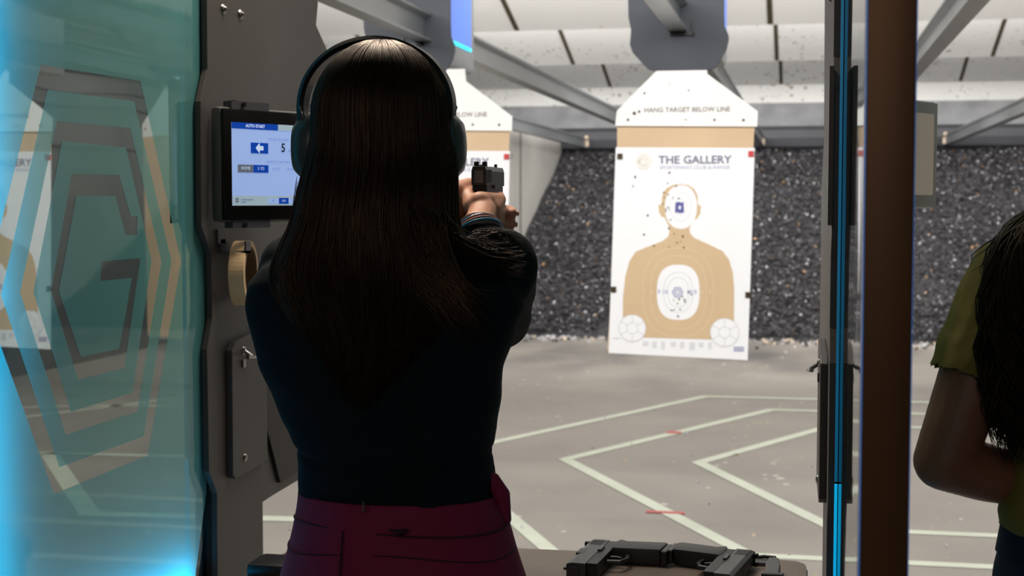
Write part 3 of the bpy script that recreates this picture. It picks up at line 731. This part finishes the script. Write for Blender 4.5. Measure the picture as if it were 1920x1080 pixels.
r.location = (q.x-.02,q.y+.0,CT)
r = empty('phone_case','black rounded case on the counter at left of the skirt','case'); q = px(498,1068,Z=CT+.02)
mb = MB(); mb.box((-.075,-.08,0),(.018,.0,.025)); mb.build('body','black',r,bevel=.009,smooth='auto')
r.location = (q.x+.09-.02,q.y-.03,CT)
r.location = (-.835,2.30,CT)

# ------------------------------------------------------------------ people
def hair_strands(mb, C0, R0, secs, nst, seed, phimax=150, rad=.0011, wave=.004, part=0.0, curl=0, endk=.30):
    """strands run from the crown over the skull (ellipsoid C0, R0) and fall through the sections
       secs: list of (z, xl, xr, yback, yfront)"""
    rnd = random.Random(seed)
    zs = [s[0] for s in secs]
    def at(z):
        if z >= zs[0]: return secs[0][1:]
        for a,b in zip(secs,secs[1:]):
            if b[0] <= z <= a[0]:
                t = (a[0]-z)/(a[0]-b[0]); return tuple(a[i]+(b[i]-a[i])*t for i in range(1,5))
        return secs[-1][1:]
    for k in range(nst):
        ph = math.radians(rnd.uniform(-phimax,phimax)); depth = rnd.uniform(0,1)**.6
        sc = .90+.10*depth
        end = zs[-1]+(zs[0]-zs[-1])*(abs(math.sin(ph))**2*endk+abs(rnd.gauss(0,.06))) if abs(ph) < 1.9 else zs[-1]+(zs[0]-zs[-1])*rnd.uniform(.3,.6)
        pts = []
        a0 = rnd.uniform(.03,.5)**1.0
        fx = rnd.uniform(0,9)
        for i in range(9):
            al = a0+(PI*.5-a0)*i/8
            pts.append(Vector((C0[0]+part*(1-i/8)*.5+R0[0]*sc*math.sin(al)*math.sin(ph), C0[1]-R0[1]*sc*math.sin(al)*math.cos(ph), C0[2]+R0[2]*sc*math.cos(al))))
        zst = C0[2]; n = 15
        for i in range(1,n+1):
            t = i/n; z = zst+(end-zst)*t
            xl,xr,yb,yf = at(z); mx = (xl+xr)/2; hw = (xr-xl)/2; my = (yb+yf)/2; hd = (yf-yb)/2
            b = min(1,t*3.2); b = b*b*(3-2*b)
            tx = mx+hw*sc*math.sin(ph)*(1-.12*t*(1-depth)); tyy = my-hd*sc*math.cos(ph)
            base = Vector((C0[0]+R0[0]*sc*math.sin(ph), C0[1]-R0[1]*sc*math.cos(ph), z)); tgt = Vector((tx,tyy,z))
            q = base.lerp(tgt,b)
            w = wave*t*(1+curl*t*3)
            q.x += w*math.sin(fx+t*(5+curl*4)+math.sin(ph*7)*2); q.y += w*.6*math.cos(fx*1.3+t*(4+curl*4))
            pts.append(q)
        rr = rad*rnd.uniform(.7,1.3)
        mb.tube(pts, [rr*.5]+[rr]*(len(pts)-4)+[rr*.8,rr*.5,rr*.15], 4, cap=False)
def hair_shell(mb, C0, R0, secs, f=.86, n=40):
    rows = []
    for i in range(1,9):
        al = PI*.5*i/8; rows.append([(C0[0]+R0[0]*f*math.sin(al)*math.cos(w), C0[1]+R0[1]*f*math.sin(al)*math.sin(w), C0[2]+R0[2]*f*math.cos(al)) for w in [2*PI*j/n for j in range(n)]])
    for z,xl,xr,yb,yf in secs:
        if z >= C0[2]-.01: continue
        mx=(xl+xr)/2; hw=(xr-xl)/2*f; my=(yb+yf)/2; hd=(yf-yb)/2*f
        rows.append([(mx+hw*math.cos(w), my+hd*math.sin(w), z) for w in [2*PI*j/n for j in range(n)]])
    vs = [v for r in rows for v in r]; k = len(rows)
    fs = [(i*n+j,(i+1)*n+j,(i+1)*n+(j+1)%n,i*n+(j+1)%n) for i in range(k-1) for j in range(n)]
    fs += [tuple(range(n)), tuple(range((k-1)*n,k*n))[::-1]]
    mb.add(vs,fs)

def head_shapes(mb, c, s=1.0):
    """head facing +y, c = centre of the cranium"""
    V = lambda x,y,z: (c[0]+x*s, c[1]+y*s, c[2]+z*s)
    mb.ell(c,(.074*s,.092*s,.092*s),24,16)
    mb.ell(V(0,.022,-.055),(.058*s,.062*s,.070*s),20,14)
    mb.chain((V(-.035,.03,-.085),.026*s),(V(0,.062,-.105),.020*s),(V(.035,.03,-.085),.026*s))
    mb.ell(V(-.032,.066,-.04),(.022*s,.018*s,.02*s)); mb.ell(V(.032,.066,-.04),(.022*s,.018*s,.02*s))
    mb.chain((V(0,.086,-.010),.007*s),(V(0,.100,-.040),.010*s)); mb.ell(V(-.010,.094,-.043),(.008*s,.009*s,.007*s)); mb.ell(V(.010,.094,-.043),(.008*s,.009*s,.007*s))
    mb.chain((V(-.035,.078,.006),.008*s),(V(0,.088,.002),.009*s),(V(.035,.078,.006),.008*s))
    mb.chain((V(-.018,.083,-.068),.007*s),(V(0,.090,-.068),.008*s),(V(.018,.083,-.068),.007*s))
    for q in (-1,1): mb.ell(V(.074*q,-.004,-.022),(.009*s,.018*s,.030*s),12,8)
def face_parts(parent, c):
    for q in (-1,1):
        mb = MB(); mb.ell((c[0]+.030*q,c[1]+.074,c[2]-.012),(.0135,.0125,.0095),14,10); e = mb.build('eye','eyew',parent,smooth=True)
        mb = MB(); mb.ell((c[0]+.030*q,c[1]+.0845,c[2]-.012),(.0052,.003,.0052),10,8); mb.build('iris','iris',e,smooth=True)
        mb = MB(); mb.tube([(c[0]+.014*q,c[1]+.092,c[2]+.008),(c[0]+.032*q,c[1]+.090,c[2]+.013),(c[0]+.048*q,c[1]+.078,c[2]+.007)],[.0022,.003,.0012],6); mb.build('eyebrow','hair2',parent)
    mb = MB(); mb.ell((c[0],c[1]+.0965,c[2]-.064),(.020,.004,.004),14,8); mb.ell((c[0],c[1]+.0965,c[2]-.071),(.018,.005,.005),14,8); mb.build('lips','lips',parent,smooth=True)
def legs(mb, cx, cy, hip_z, hw=.085, fwd=.0):
    for q in (-1,1):
        x = cx+q*hw
        mb.chain(((x,cy,hip_z),.085),((x+q*.01,cy+.02,hip_z*.53),.052),((x+q*.01,cy-.01,hip_z*.36),.052),((x+q*.01,cy-.02,.09),.034))
        mb.chain(((x+q*.01,cy-.035,.045),.034),((x+q*.018,cy+.08,.035),.032),((x+q*.02,cy+.15,.028),.024))
def shoes(parent, cx, cy, hw=.085):
    for q in (-1,1):
        x = cx+q*(hw+.01)
        mb = MB(); mb.chain(((x,cy-.04,.05),.045),((x+q*.008,cy+.08,.044),.043),((x+q*.01,cy+.16,.034),.032)); mb.box((x-.035,cy-.08,.0),(x+.045,cy+.17,.02)); mb.build('shoe','shoe',parent,smooth=True)

# ---------------- the woman aiming (seen from behind)
HC = Vector((-.603,2.01,1.575))            # cranium centre
W = empty('person','woman seen from behind in black sweater and maroon skirt, aiming a pistol','person',(0,0,0))
LS, RS = Vector((-.742,2.03,1.348)), Vector((-.436,2.03,1.352))
LE, RE = Vector((-.715,2.24,1.235)), Vector((-.478,2.25,1.262))
LW, RW2 = Vector((-.607,2.385,1.417)), Vector((-.534,2.335,1.412))
gx, gy, gz = GUN
b = MB()
head_shapes(b, HC)
b.chain((HC+Vector((0,-.01,-.06)),.052),(HC+Vector((0,-.01,-.16)),.052),((-.592,2.0,1.36),.07))
tor = [(-.592,2.0,1.38,.09,.05),(-.592,2.0,1.34,.15,.07),(-.59,2.0,1.25,.15,.085),(-.587,2.0,1.15,.135,.08),(-.583,2.0,1.05,.115,.075),(-.583,2.0,.98,.125,.085),(-.583,2.0,.88,.15,.095),(-.583,2.0,.78,.14,.09)]
b.loft(tor)
b.chain((LS,.05),(LE,.040),(LW,.027)); b.chain((RS,.05),(RE,.040),(RW2,.028))
legs(b,-.583,2.0,.84)
V = lambda x,y,z: GUN+Vector((x,y,z))
# right hand: palm behind and right of the grip, four fingers closed round its front, thumb along the left side
kI,kM,kR,kP = V(.026,.048,-.042),V(.028,.050,-.062),V(.027,.046,-.082),V(.024,.040,-.100)
b.chain((RW2,.026),(V(.012,-.022,-.062),.024)); b.chain((RW2,.024),(V(.014,-.012,-.088),.022))
for kk in (kI,kM,kR,kP): b.chain((V(.012,-.020,-.070)*.6+kk*.4,.021),(kk,.0125))
b.chain((V(.006,-.022,-.045),.018),(kI,.0125))
b.chain((kI,.0115),(V(.022,.078,-.040),.0095),(V(.016,.100,-.034),.008))            # index along the frame
for kk in (kM,kR,kP): b.chain((kk,.0115),(kk+Vector((-.010,.030,0)),.0098),(kk+Vector((-.038,.034,-.001)),.009),(kk+Vector((-.046,.012,-.002)),.008))
b.chain((V(-.006,-.022,-.052),.017),(V(-.021,.004,-.034),.0125),(V(-.023,.036,-.026),.0105),(V(-.021,.062,-.024),.009))   # thumb
# left hand: heel against the grip's left side, thumb forward, four fingers over the right hand's
b.chain((LW,.026),(V(-.038,.020,-.060),.026)); b.chain((LW,.024),(V(-.036,.024,-.086),.023))
b.chain((LW,.024),(V(-.042,.004,-.028),.019),(V(-.030,.038,-.016),.0125),(V(-.024,.072,-.012),.0105),(V(-.020,.094,-.011),.009))    # thumb
for i in range(4):
    z = -.056-.0195*i; r_ = (.0115,.0118,.011,.0098)[i]
    b.chain((V(-.036,.026,z),.020),(V(-.026,.082,z-.001),r_+.001),(V(.004,.104-.003*i,z-.003),r_),(V(.036,.088-.004*i,z-.006),r_-.0008),(V(.047-.002*i,.060-.003*i,z-.009),r_-.002))
body = blob('body', b, 'skin', W, .0032, 5)
face_parts(body, HC)
for i in range(4):
    z = -.056-.0195*i-.010
    mb = MB(); mb.ell(V(.0565-.002*i,.062-.003*i,z),(.0022,.0065,.005),10,6); mb.build('fingernail','nail',body,smooth=True)
# sweater
def TX(u,v,Y=2.0): return px(u,v,Y=Y)
rows = [(463,590,812,.055),(480,520,930,.075),(500,490,968,.090),(530,472,985,.100),(570,466,986,.106),(620,474,968,.110),(680,488,946,.110),(740,518,936,.108),(800,546,930,.104),(850,561,926,.100),(900,566,927,.098),(935,566,929,.100),(985,560,935,.104)]
b = MB(); sec = []
for v,ul,ur,hd in rows:
    a = TX(ul,v); c = TX(ur,v); sec.append(((a.x+c.x)/2, 2.0, a.z, (c.x-a.x)/2-.003, hd))
b.loft(sec[::-1], 48, power=2.35)
b.chain(((LS.x+.01,2.02,LS.z-.005),.062),(LS,.062),(LE,.050),(LE.lerp(LW,.55),.043),(LE.lerp(LW,.88),.036))
b.chain(((RS.x-.01,2.02,RS.z-.005),.062),(RS,.062),(RE,.050),(RE.lerp(RW2,.5),.045),(RE.lerp(RW2,.93),.037))
b.chain(((-.67,2.0,1.37),.05),((-.60,1.99,1.40),.055),((-.52,2.0,1.37),.05))
def swd(co):
    d = .004*mnoise.noise(Vector((co.x*7,co.y*7,co.z*16)))+.003*mnoise.noise(Vector((co.x*18+co.z*9,co.y*10,co.z*26)))
    if co.y < 2.04: d += .0035*math.exp(-((co.z-1.068-.02*((co.x+.58)/.14)**2)/.006)**2)*-1.6
    return d
sw = blob('sweater', b, 'sweater', W, .0045, 6, swd)
# skirt: waistband, panels, back seam
rows = [(912,565,929,.102),(925,566,933,.104),(960,561,953,.110),(1000,553,964,.117),(1040,542,976,.124),(1080,529,990,.130)]
sec = []
for v,ul,ur,hd in rows:
    a = TX(ul,v); c = TX(ur,v); sec.append(((a.x+c.x)/2, 2.0, a.z, (c.x-a.x)/2, hd))
cx,cy,z0,rx,ry = sec[-1]
sec += [(cx,2.0,.80,rx+.012,ry+.006),(cx,2.0,.70,rx+.02,ry+.01),(cx,2.0,.55,rx+.015,ry+.01),(cx,2.0,.44,rx+.005,ry)]
mb = MB(); mb.loft(sec, 96, power=2.25, cap=False)
sk = mb.build('skirt','skirt',W,smooth=True)
for v in sk.data.vertices:
    c = v.co; low = max(0,1.0-c.z)
    d = .004*mnoise.noise(Vector((c.x*9,c.y*9,c.z*3)))+.003*mnoise.noise(Vector((c.x*5,c.y*5,c.z*14)))
    nrm = Vector((c.x-cx,c.y-2.0,0)).normalized(); v.co = c+nrm*d
so = sk.modifiers.new('s','SOLIDIFY'); so.thickness = .003; so.offset = -1; sb = sk.modifiers.new('b','SUBSURF'); sb.levels = 1; sb.render_levels = 1; bake(sk)
def ring(zf, off, r_, ph0, ph1, name, m):
    pts = []
    for k in range(41):
        ph = ph0+(ph1-ph0)*k/40; z = zf(ph)
        for a,b_ in zip(sec,sec[1:]):
            if b_[2] <= z <= a[2]+1e-6:
                t = (a[2]-z)/(a[2]-b_[2]); X,Y,RX,RY = [a[i]+(b_[i]-a[i])*t for i in (0,1,3,4)]; break
        e = 2/2.25; c_,s_ = math.cos(ph),math.sin(ph)
        pts.append((X+(RX+off)*math.copysign(abs(c_)**e,c_), Y+(RY+off)*math.copysign(abs(s_)**e,s_), z))
    mb = MB(); mb.tube(pts, r_, 6); return mb.build(name, m, sk, smooth=True)
zt = sec[0][2]
ring(lambda p: zt-.040+.004*math.sin(p*2), .0005, .0016, PI, 2*PI, 'waistband_seam','seam')
ring(lambda p: zt-.075+.006*math.sin(p*3), .0005, .0012, PI, 2*PI, 'yoke_seam','seam')
mb = MB(); mb.tube([(TX(688,v).x, 2.0-hd-.004, TX(688,v).z) for v,hd in ((962,.110),(1000,.117),(1040,.124),(1080,.130))]+[(TX(688,1080).x,2.0-.139,.70),(TX(688,1080).x,2.0-.137,.45)], .0014, 6); mb.build('back_seam','seam',sk)
mb = MB(); a = TX(748,994,1.88); mb.tube([a+Vector((-.015,0,0)),a+Vector((0,-.002,-.003)),a+Vector((.014,0,.002))],[.001,.005,.001],6); mb.build('tie_end','seam',sk)
mb = MB(); a = TX(686,948,1.89); mb.box((a.x-.0015,a.y-.012,a.z-.006),(a.x+.0015,a.y-.009,a.z+.008)); mb.build('zipper_pull','steel',sk)
mb = MB(); a = TX(940,915,2.0); mb.chain((a+Vector((-.012,.0,.012)),.010),(a+Vector((.0,.0,-.01)),.013),(a+Vector((.006,0,-.045)),.009)); mb.build('side_gather','skirt',sk,smooth=True)
shoes(W,-.583,2.0)
# hair
Rr = Vector((.103,.112,.112))
secpx = [(215,567,838,1.900,2.12),(300,560,842,1.890,2.09),(370,553,846,1.876,2.07),(420,545,850,1.872,2.06),(460,528,872,1.868,2.05),(500,516,890,1.866,2.03),(540,522,888,1.868,1.99),(580,545,872,1.872,1.97),(640,580,846,1.878,1.955),(700,606,815,1.884,1.94),(768,628,772,1.888,1.925)]
secs = [(px(0,v,Y=1.92).z if False else px(700,v,Y=1.92).z, px(a,v,Y=1.95).x, px(b_,v,Y=1.95).x, y0, y1) for v,a,b_,y0,y1 in secpx]
mb = MB(); hair_shell(mb, HC, Rr, secs[:-1], .86); 
hair_strands(mb, HC, Rr, secs, 4200, 3, 140, .0010, .006)
# locks swept over the right shoulder
rnd = random.Random(5)
for k in range(420):
    t0 = rnd.random(); s0 = px(rnd.uniform(700,835), rnd.uniform(380,440), Y=1.895)
    e = px(rnd.uniform(905,990), rnd.uniform(452,520)+t0*20, Y=1.955+rnd.uniform(0,.02)) if k < 250 else px(rnd.uniform(840,930), rnd.uniform(540,650), Y=1.885)
    m1 = s0.lerp(e,.35)+Vector((-.006,-.012,-.026+rnd.uniform(-.008,.008))); m2 = s0.lerp(e,.7)+Vector((0,-.014,-.016+rnd.uniform(-.006,.006)))
    pts = []
    for i in range(13):
        t = i/12; q = s0*(1-t)**3+m1*3*t*(1-t)**2+m2*3*t*t*(1-t)+e*t**3
        pts.append(q+Vector((.002*math.sin(t*9+k),-.004,.002*math.cos(t*8+k))))
    mb.tube(pts,[.0005]+[.0009]*9+[.0006,.0004,.0002],4,cap=False)
for k in range(40):   # loose flyaway ends beside the pistol arm
    s0 = px(rnd.uniform(880,925),rnd.uniform(428,450),Y=1.96); e = px(rnd.uniform(960,992),rnd.uniform(448,475),Y=2.0)
    pts = [s0.lerp(e,i/8)+Vector((0,0,.010*math.sin(i/8*PI)*rnd.uniform(.4,1))) for i in range(9)]
    mb.tube(pts,[.0007]*6+[.0005,.0003,.0002],4,cap=False)
for k in range(60):   # a few fine ends leaving the outline
    s0 = px(rnd.choice((rnd.uniform(556,566),rnd.uniform(838,846))),rnd.uniform(330,400),Y=1.98); dx_ = -1 if s0.x < HC.x else 1
    pts = [s0+Vector((dx_*.008*math.sin(i/8*2.5)*rnd.uniform(.5,1.2),0,-.011*i)) for i in range(9)]
    mb.tube(pts,[.0004]*9,3,cap=False)
mb.build('hair','hair',W,smooth=True,weld=False)
# bracelets on the right wrist
def bracelet(t, rad, th, m, name, tilt):
    c = RE.lerp(RW2,t); d = (RW2-RE).normalized(); a = d.cross(Vector((0,0,1))).normalized(); b_ = d.cross(a)
    d2 = (d+b_*tilt).normalized(); a = d2.cross(b_).normalized(); b2 = d2.cross(a)
    pts = [c+a*(rad*math.cos(w))+b2*(rad*math.sin(w)) for w in [2*PI*k/32 for k in range(33)]]
    mb = MB(); mb.tube(pts, th, 8, cap=False); return tag(mb.build(name,m,None,smooth=True), {'bracesilver':'thin silver bangle on the aiming woman\'s right wrist','braceblue':'blue band bracelet on the aiming woman\'s right wrist below the silver bangle','bracepink':'coral bracelet on the aiming woman\'s right wrist between bangle and blue band'}[m], 'bracelet')
BR = [bracelet(.99,.0335,.0016,'bracesilver','bangle',.1), bracelet(.965,.035,.0014,'bracepink','bracelet',.05), bracelet(.935,.0385,.0016,'braceblue','bracelet',.0)]

# earmuffs, worn over the hair: a thing of their own
EM = empty('earmuffs','black headband earmuffs with grey-teal cups on the aiming woman\'s head','earmuffs',(HC.x,HC.y,1.50))
ec = Vector((-.6155,2.03,1.536))
def cup(q):
    secs_ = [(.078,.0,.036,.045),(.086,0,.040,.049),(.104,0,.040,.049),(.118,0,.036,.045),(.127,0,.027,.036),(.131,0,.014,.02)]
    mb = MB(); vs=[]; n=32
    for x_,_,ry_,rz_ in secs_:
        for j in range(n):
            w = 2*PI*j/n; c_,s_ = math.cos(w),math.sin(w); e=2/2.5
            vs.append((ec.x+q*x_, ec.y+ry_*math.copysign(abs(c_)**e,c_)+0, ec.z-.001+rz_*math.copysign(abs(s_)**e,s_)-.004*(x_-.08)/.05))
    k=len(secs_); fs=[(i*n+j,(i+1)*n+j,(i+1)*n+(j+1)%n,i*n+(j+1)%n) for i in range(k-1) for j in range(n)]+[tuple(range(n)),tuple(range((k-1)*n,k*n))]
    mb.add(vs,fs); c = mb.build('ear_cup','muff',EM,smooth='auto')
    mb = MB(); mb.loft([(0,0,0,.034,.043),(0,0,.008,.038,.047),(0,0,.016,.034,.043)],28)
    R = Matrix.Rotation(PI/2,4,'Y')
    for v in mb.v: v.xyz = Vector((ec.x+q*(.066+v.z), ec.y+v.x, ec.z+v.y))
    mb.build('cushion','foam',c,smooth=True)
    mb = MB()
    for k_ in range(5): mb.tube([(ec.x+q*.123,ec.y-.03,ec.z+.012-k_*.007),(ec.x+q*.1285,ec.y,ec.z+.015-k_*.007)],.0012,6)
    mb.build('groove_ribs','foam',c)
    mb = MB(); mb.tube([(ec.x+q*.105,ec.y-.02,ec.z+.03),(ec.x+q*.112,ec.y-.026,ec.z+.055),(ec.x+q*.110,ec.y,ec.z+.064),(ec.x+q*.112,ec.y+.026,ec.z+.055),(ec.x+q*.105,ec.y+.02,ec.z+.03)],.0022,8); mb.build('wire_yoke','steel',c,smooth=True)
for q in (-1,1): cup(q)
zt = px(690,74,Y=2.0).z
rows_ = []
n = 49
for i in range(n):
    w = PI*(-.055)+PI*1.11*i/(n-1)
    X = ec.x+.118*math.cos(w)*(1 if abs(math.cos(w))<.9 else 1); Z = 1.588+(zt-1.588)*max(math.sin(w),-.3)
    e = max(0,math.sin(w)); X = ec.x + math.copysign(abs(math.cos(w))**1.0,math.cos(w))*.1135
    rows_.append((X,Z,.024*(.55+.45*e), .007))
mb = MB(); vs=[]; fs=[]
for i,(X,Z,hw,th) in enumerate(rows_):
    a = rows_[max(i-1,0)]; b_ = rows_[min(i+1,n-1)]; tx_,tz_ = b_[0]-a[0], b_[1]-a[1]; L_ = math.hypot(tx_,tz_); nx2,nz2 = -tz_/L_, tx_/L_
    if nx2*(X-ec.x)+nz2*(Z-1.56) < 0: nx2,nz2 = -nx2,-nz2
    for yo,to in ((-hw,0),(-hw*.8,.5),(hw*.8,.5),(hw,0),(hw*.8,-.5),(-hw*.8,-.5)):
        vs.append((X+nx2*th*to*1.6, ec.y-.012+yo, Z+nz2*th*to*1.6))
for i in range(n-1):
    for j in range(6): fs.append((i*6+j,i*6+(j+1)%6,(i+1)*6+(j+1)%6,(i+1)*6+j))
fs += [tuple(range(6)),tuple(range((n-1)*6,n*6))]
mb.add(vs,fs); mb.build('headband','band',EM,smooth='auto')
reroot(EM)

# ---------------- the woman at the next lane (right edge)
W2 = empty('person','woman with long black hair, olive t-shirt and navy jeans at right edge','person',(0,0,0))
H2 = Vector((.475,2.10,1.575))
S1, S2 = Vector((.285,2.10,1.345)), Vector((.655,2.10,1.345))
E1, E2 = Vector((.198,2.06,1.088)), Vector((.72,2.10,1.08))
W1_, W2_ = Vector((.375,2.155,1.03)), Vector((.56,2.24,1.03))
b = MB(); head_shapes(b,H2); b.chain((H2+Vector((0,-.01,-.06)),.052),(H2+Vector((0,-.01,-.16)),.05),((.47,2.09,1.37),.06))
b.loft([(.47,2.1,1.38,.09,.05),(.47,2.1,1.33,.15,.075),(.47,2.1,1.2,.145,.085),(.465,2.1,1.08,.125,.08),(.465,2.1,.98,.135,.085),(.465,2.1,.85,.155,.09),(.465,2.1,.78,.14,.085)])
b.chain((S1,.052),(S1.lerp(E1,.4),.050),(E1,.042),(E1.lerp(W1_,.35),.042),(W1_,.029)); b.chain((S2,.052),(S2.lerp(E2,.4),.048),(E2,.040),(E2.lerp(W2_,.35),.039),(W2_,.027))
legs(b,.465,2.1,.84)
def open_hand(b, w, d, side):
    """relaxed, slightly curled hand; d = direction of the fingers, side = direction of the thumb"""
    d = Vector(d).normalized(); side = Vector(side).normalized(); up = d.cross(side).normalized()
    pc_ = w+d*.05
    b.chain((w,.024),(w+d*.045+side*.014,.018)); b.chain((w,.022),(w+d*.045-side*.014,.016))
    for i,(o,L,r_) in enumerate(((.026,.070,.0088),(.009,.078,.009),(-.009,.072,.0086),(-.025,.058,.0078))):
        k = w+d*(.078-.003*i)+side*o; b.chain((w+d*.04+side*o*.7,.014),(k,.0105),(k+d*L*.42-up*.008,r_),(k+d*L*.72-up*.022,r_*.92),(k+d*L*.88-up*.038,r_*.8))
    b.chain((w+d*.02+side*.02,.015),(w+d*.045+side*.042,.011),(w+d*.075+side*.05-up*.006,.0095),(w+d*.095+side*.046-up*.014,.008))
open_hand(b, W1_, (.8,.5,.1), (0,.5,.85)); open_hand(b, W2_, (-.6,.7,-.1), (-.2,.2,.9))
body2 = blob('body', b, 'skin2', W2, .0045, 5); face_parts(body2, H2)
b = MB(); sec2 = []
for v,ul,hd in ((455,1930,.05),(480,1868,.075),(520,1862,.095),(600,1866,.105),(700,1868,.11),(780,1872,.105),(840,1884,.10),(890,1888,.098),(935,1870,.104),(960,1862,.108),(988,1866,.104)):
    a = px(ul,v,Y=2.1); sec2.append((.462,2.1,a.z,.462-a.x,hd))
b.loft(sec2[::-1],44,power=2.3)
sl = S1.lerp(E1,.60)
b.chain((S1+Vector((.02,0,.0)),.058),(S1,.058),(S1.lerp(E1,.3),.062),(sl,.060)); sr = S2.lerp(E2,.55); b.chain((S2-Vector((.02,0,0)),.058),(S2,.058),(sr,.058))
def teecut(me):
    bm = bmesh.new(); bm.from_mesh(me)
    for s_,p_ in ((S1,S1.lerp(E1,.56)),(S2,S2.lerp(E2,.52))):
        n_ = ((E1 if s_ is S1 else E2)-s_).normalized()
        near = lambda v: abs(v.co.x-.468) > .185 or (s_-v.co).length < .0
        g = [v for v in bm.verts if (v.co-p_).dot(n_) > 0 and ((v.co-p_)-n_*(v.co-p_).dot(n_)).length < .085 and abs(v.co.x-.468) > .168]
        bmesh.ops.delete(bm, geom=g, context='VERTS')
    bm.to_mesh(me); bm.free()
def teed(co): return .007*mnoise.noise(Vector((co.x*9,co.y*9,co.z*14+co.x*14)))+.005*mnoise.noise(Vector((co.x*20,co.y*14,co.z*30)))
blob('t_shirt', b, 'tee', W2, .0045, 5, teed, teecut)
b = MB(); b.loft([(.450,2.1,1.0,.165,.100),(.450,2.1,.93,.176,.110),(.455,2.1,.84,.188,.118),(.46,2.1,.78,.184,.115),(.465,2.1,.74,.165,.10)])
for q in (-1,1): b.chain(((.468+q*.085,2.1,.80),.092),((.468+q*.095,2.12,.45),.064),((.468+q*.095,2.08,.12),.050))
jn = blob('jeans', b, 'jeans', W2, .007, 3, lambda co: .004*mnoise.noise(co*16)); 
mb = MB(); mb.loft([(.450,2.1,.992,.169,.103),(.450,2.1,.955,.175,.110)],48,cap=False); mb.build('waistband','jeans',jn,smooth=True)
shoes(W2,.465,2.1)
Rr2 = Vector((.098,.112,.112))
sp2 = [(215,.13),(330,.145),(390,.165),(430,.205),(480,.22),(560,.226),(650,.222),(740,.205),(830,.18),(905,.155)]
secs = []
for v,h in sp2:
    z = px(1950,v,Y=2.05).z; h += .0; secs.append((z, H2.x-h, H2.x+h*.85, 1.965-.0, 2.12 if v < 480 else 2.08))
mb = MB(); hair_shell(mb, H2, Rr2, secs[:-2], .84)
hair_strands(mb, H2, Rr2, secs, 2600, 11, 140, .0011, .011, curl=1.0, endk=.06)
mb.build('hair','hair2',W2,smooth=True,weld=False)

# ------------------------------------------------------------------ light
def area(name, loc, rot, sx_, sy_, e, col=(1,1,1), spread=None):
    l = bpy.data.lights.new(name,'AREA'); l.shape = 'RECTANGLE'; l.size = sx_; l.size_y = sy_; l.energy = e; l.color = col
    if spread: l.spread = math.radians(spread)
    o = bpy.data.objects.new(name,l); COL.objects.link(o); o.location = loc; o.rotation_euler = rot; return o
LC = (1,.985,.96)
area('range_lamp', (-.6,3.6,3.05), (math.radians(48),0,0), 9, .3, 275, LC)
area('range_lamp', (-.6,7.2,3.3), (math.radians(50),0,0), 10, .3, 170, LC)
area('range_lamp', (-.6,10.7,3.2), (math.radians(88),0,0), 10, .3, 380, LC)
area('range_lamp', (-.6,14.3,3.3), (math.radians(80),0,0), 10, .3, 370, LC)
area('range_lamp', (-.6,17.9,3.3), (math.radians(55),0,0), 10, .3, 150, LC)
area('booth_area_light', (-.9,2.75,2.62), (math.radians(-25),0,0), .9, .12, 26, (1,.84,.68))
area('booth_area_light', (-.5,-1.2,2.2), (math.radians(55),0,0), 2.0, .8, 11, (1,.88,.80))  # unseen fill added behind the camera as booth ambient light
# cyan lamps added out from the dividers so the frosted glass glows
CY = (.0,.50,.95)
def glass_glow_fills(x0, k=1, s=1, y=1.86):
    area('glass_glow_fill', (x0+.09*s,y,1.40), (Vector((.9*s,-.45,0)).to_track_quat('Z','Y').to_euler()), .02, 1.6, 2.2*k, CY, 102)
    area('glass_glow_fill', (x0+.05*s,2.17,.69), (Vector((.85*s,0,-.5)).to_track_quat('Z','Y').to_euler()), .8, .02, 3.6*k, CY, 120)
glass_glow_fills(-1.167); glass_glow_fills(.082,.1,1,1.6)

w = bpy.data.worlds.new('world'); SC.world = w; w.use_nodes = True
w.node_tree.nodes['Background'].inputs[0].default_value = (.9,.95,1,1); w.node_tree.nodes['Background'].inputs[1].default_value = .03
SC.cycles.max_bounces = 8; SC.cycles.transparent_max_bounces = 16; SC.cycles.sample_clamp_indirect = 5
SC.cycles.use_denoising = True
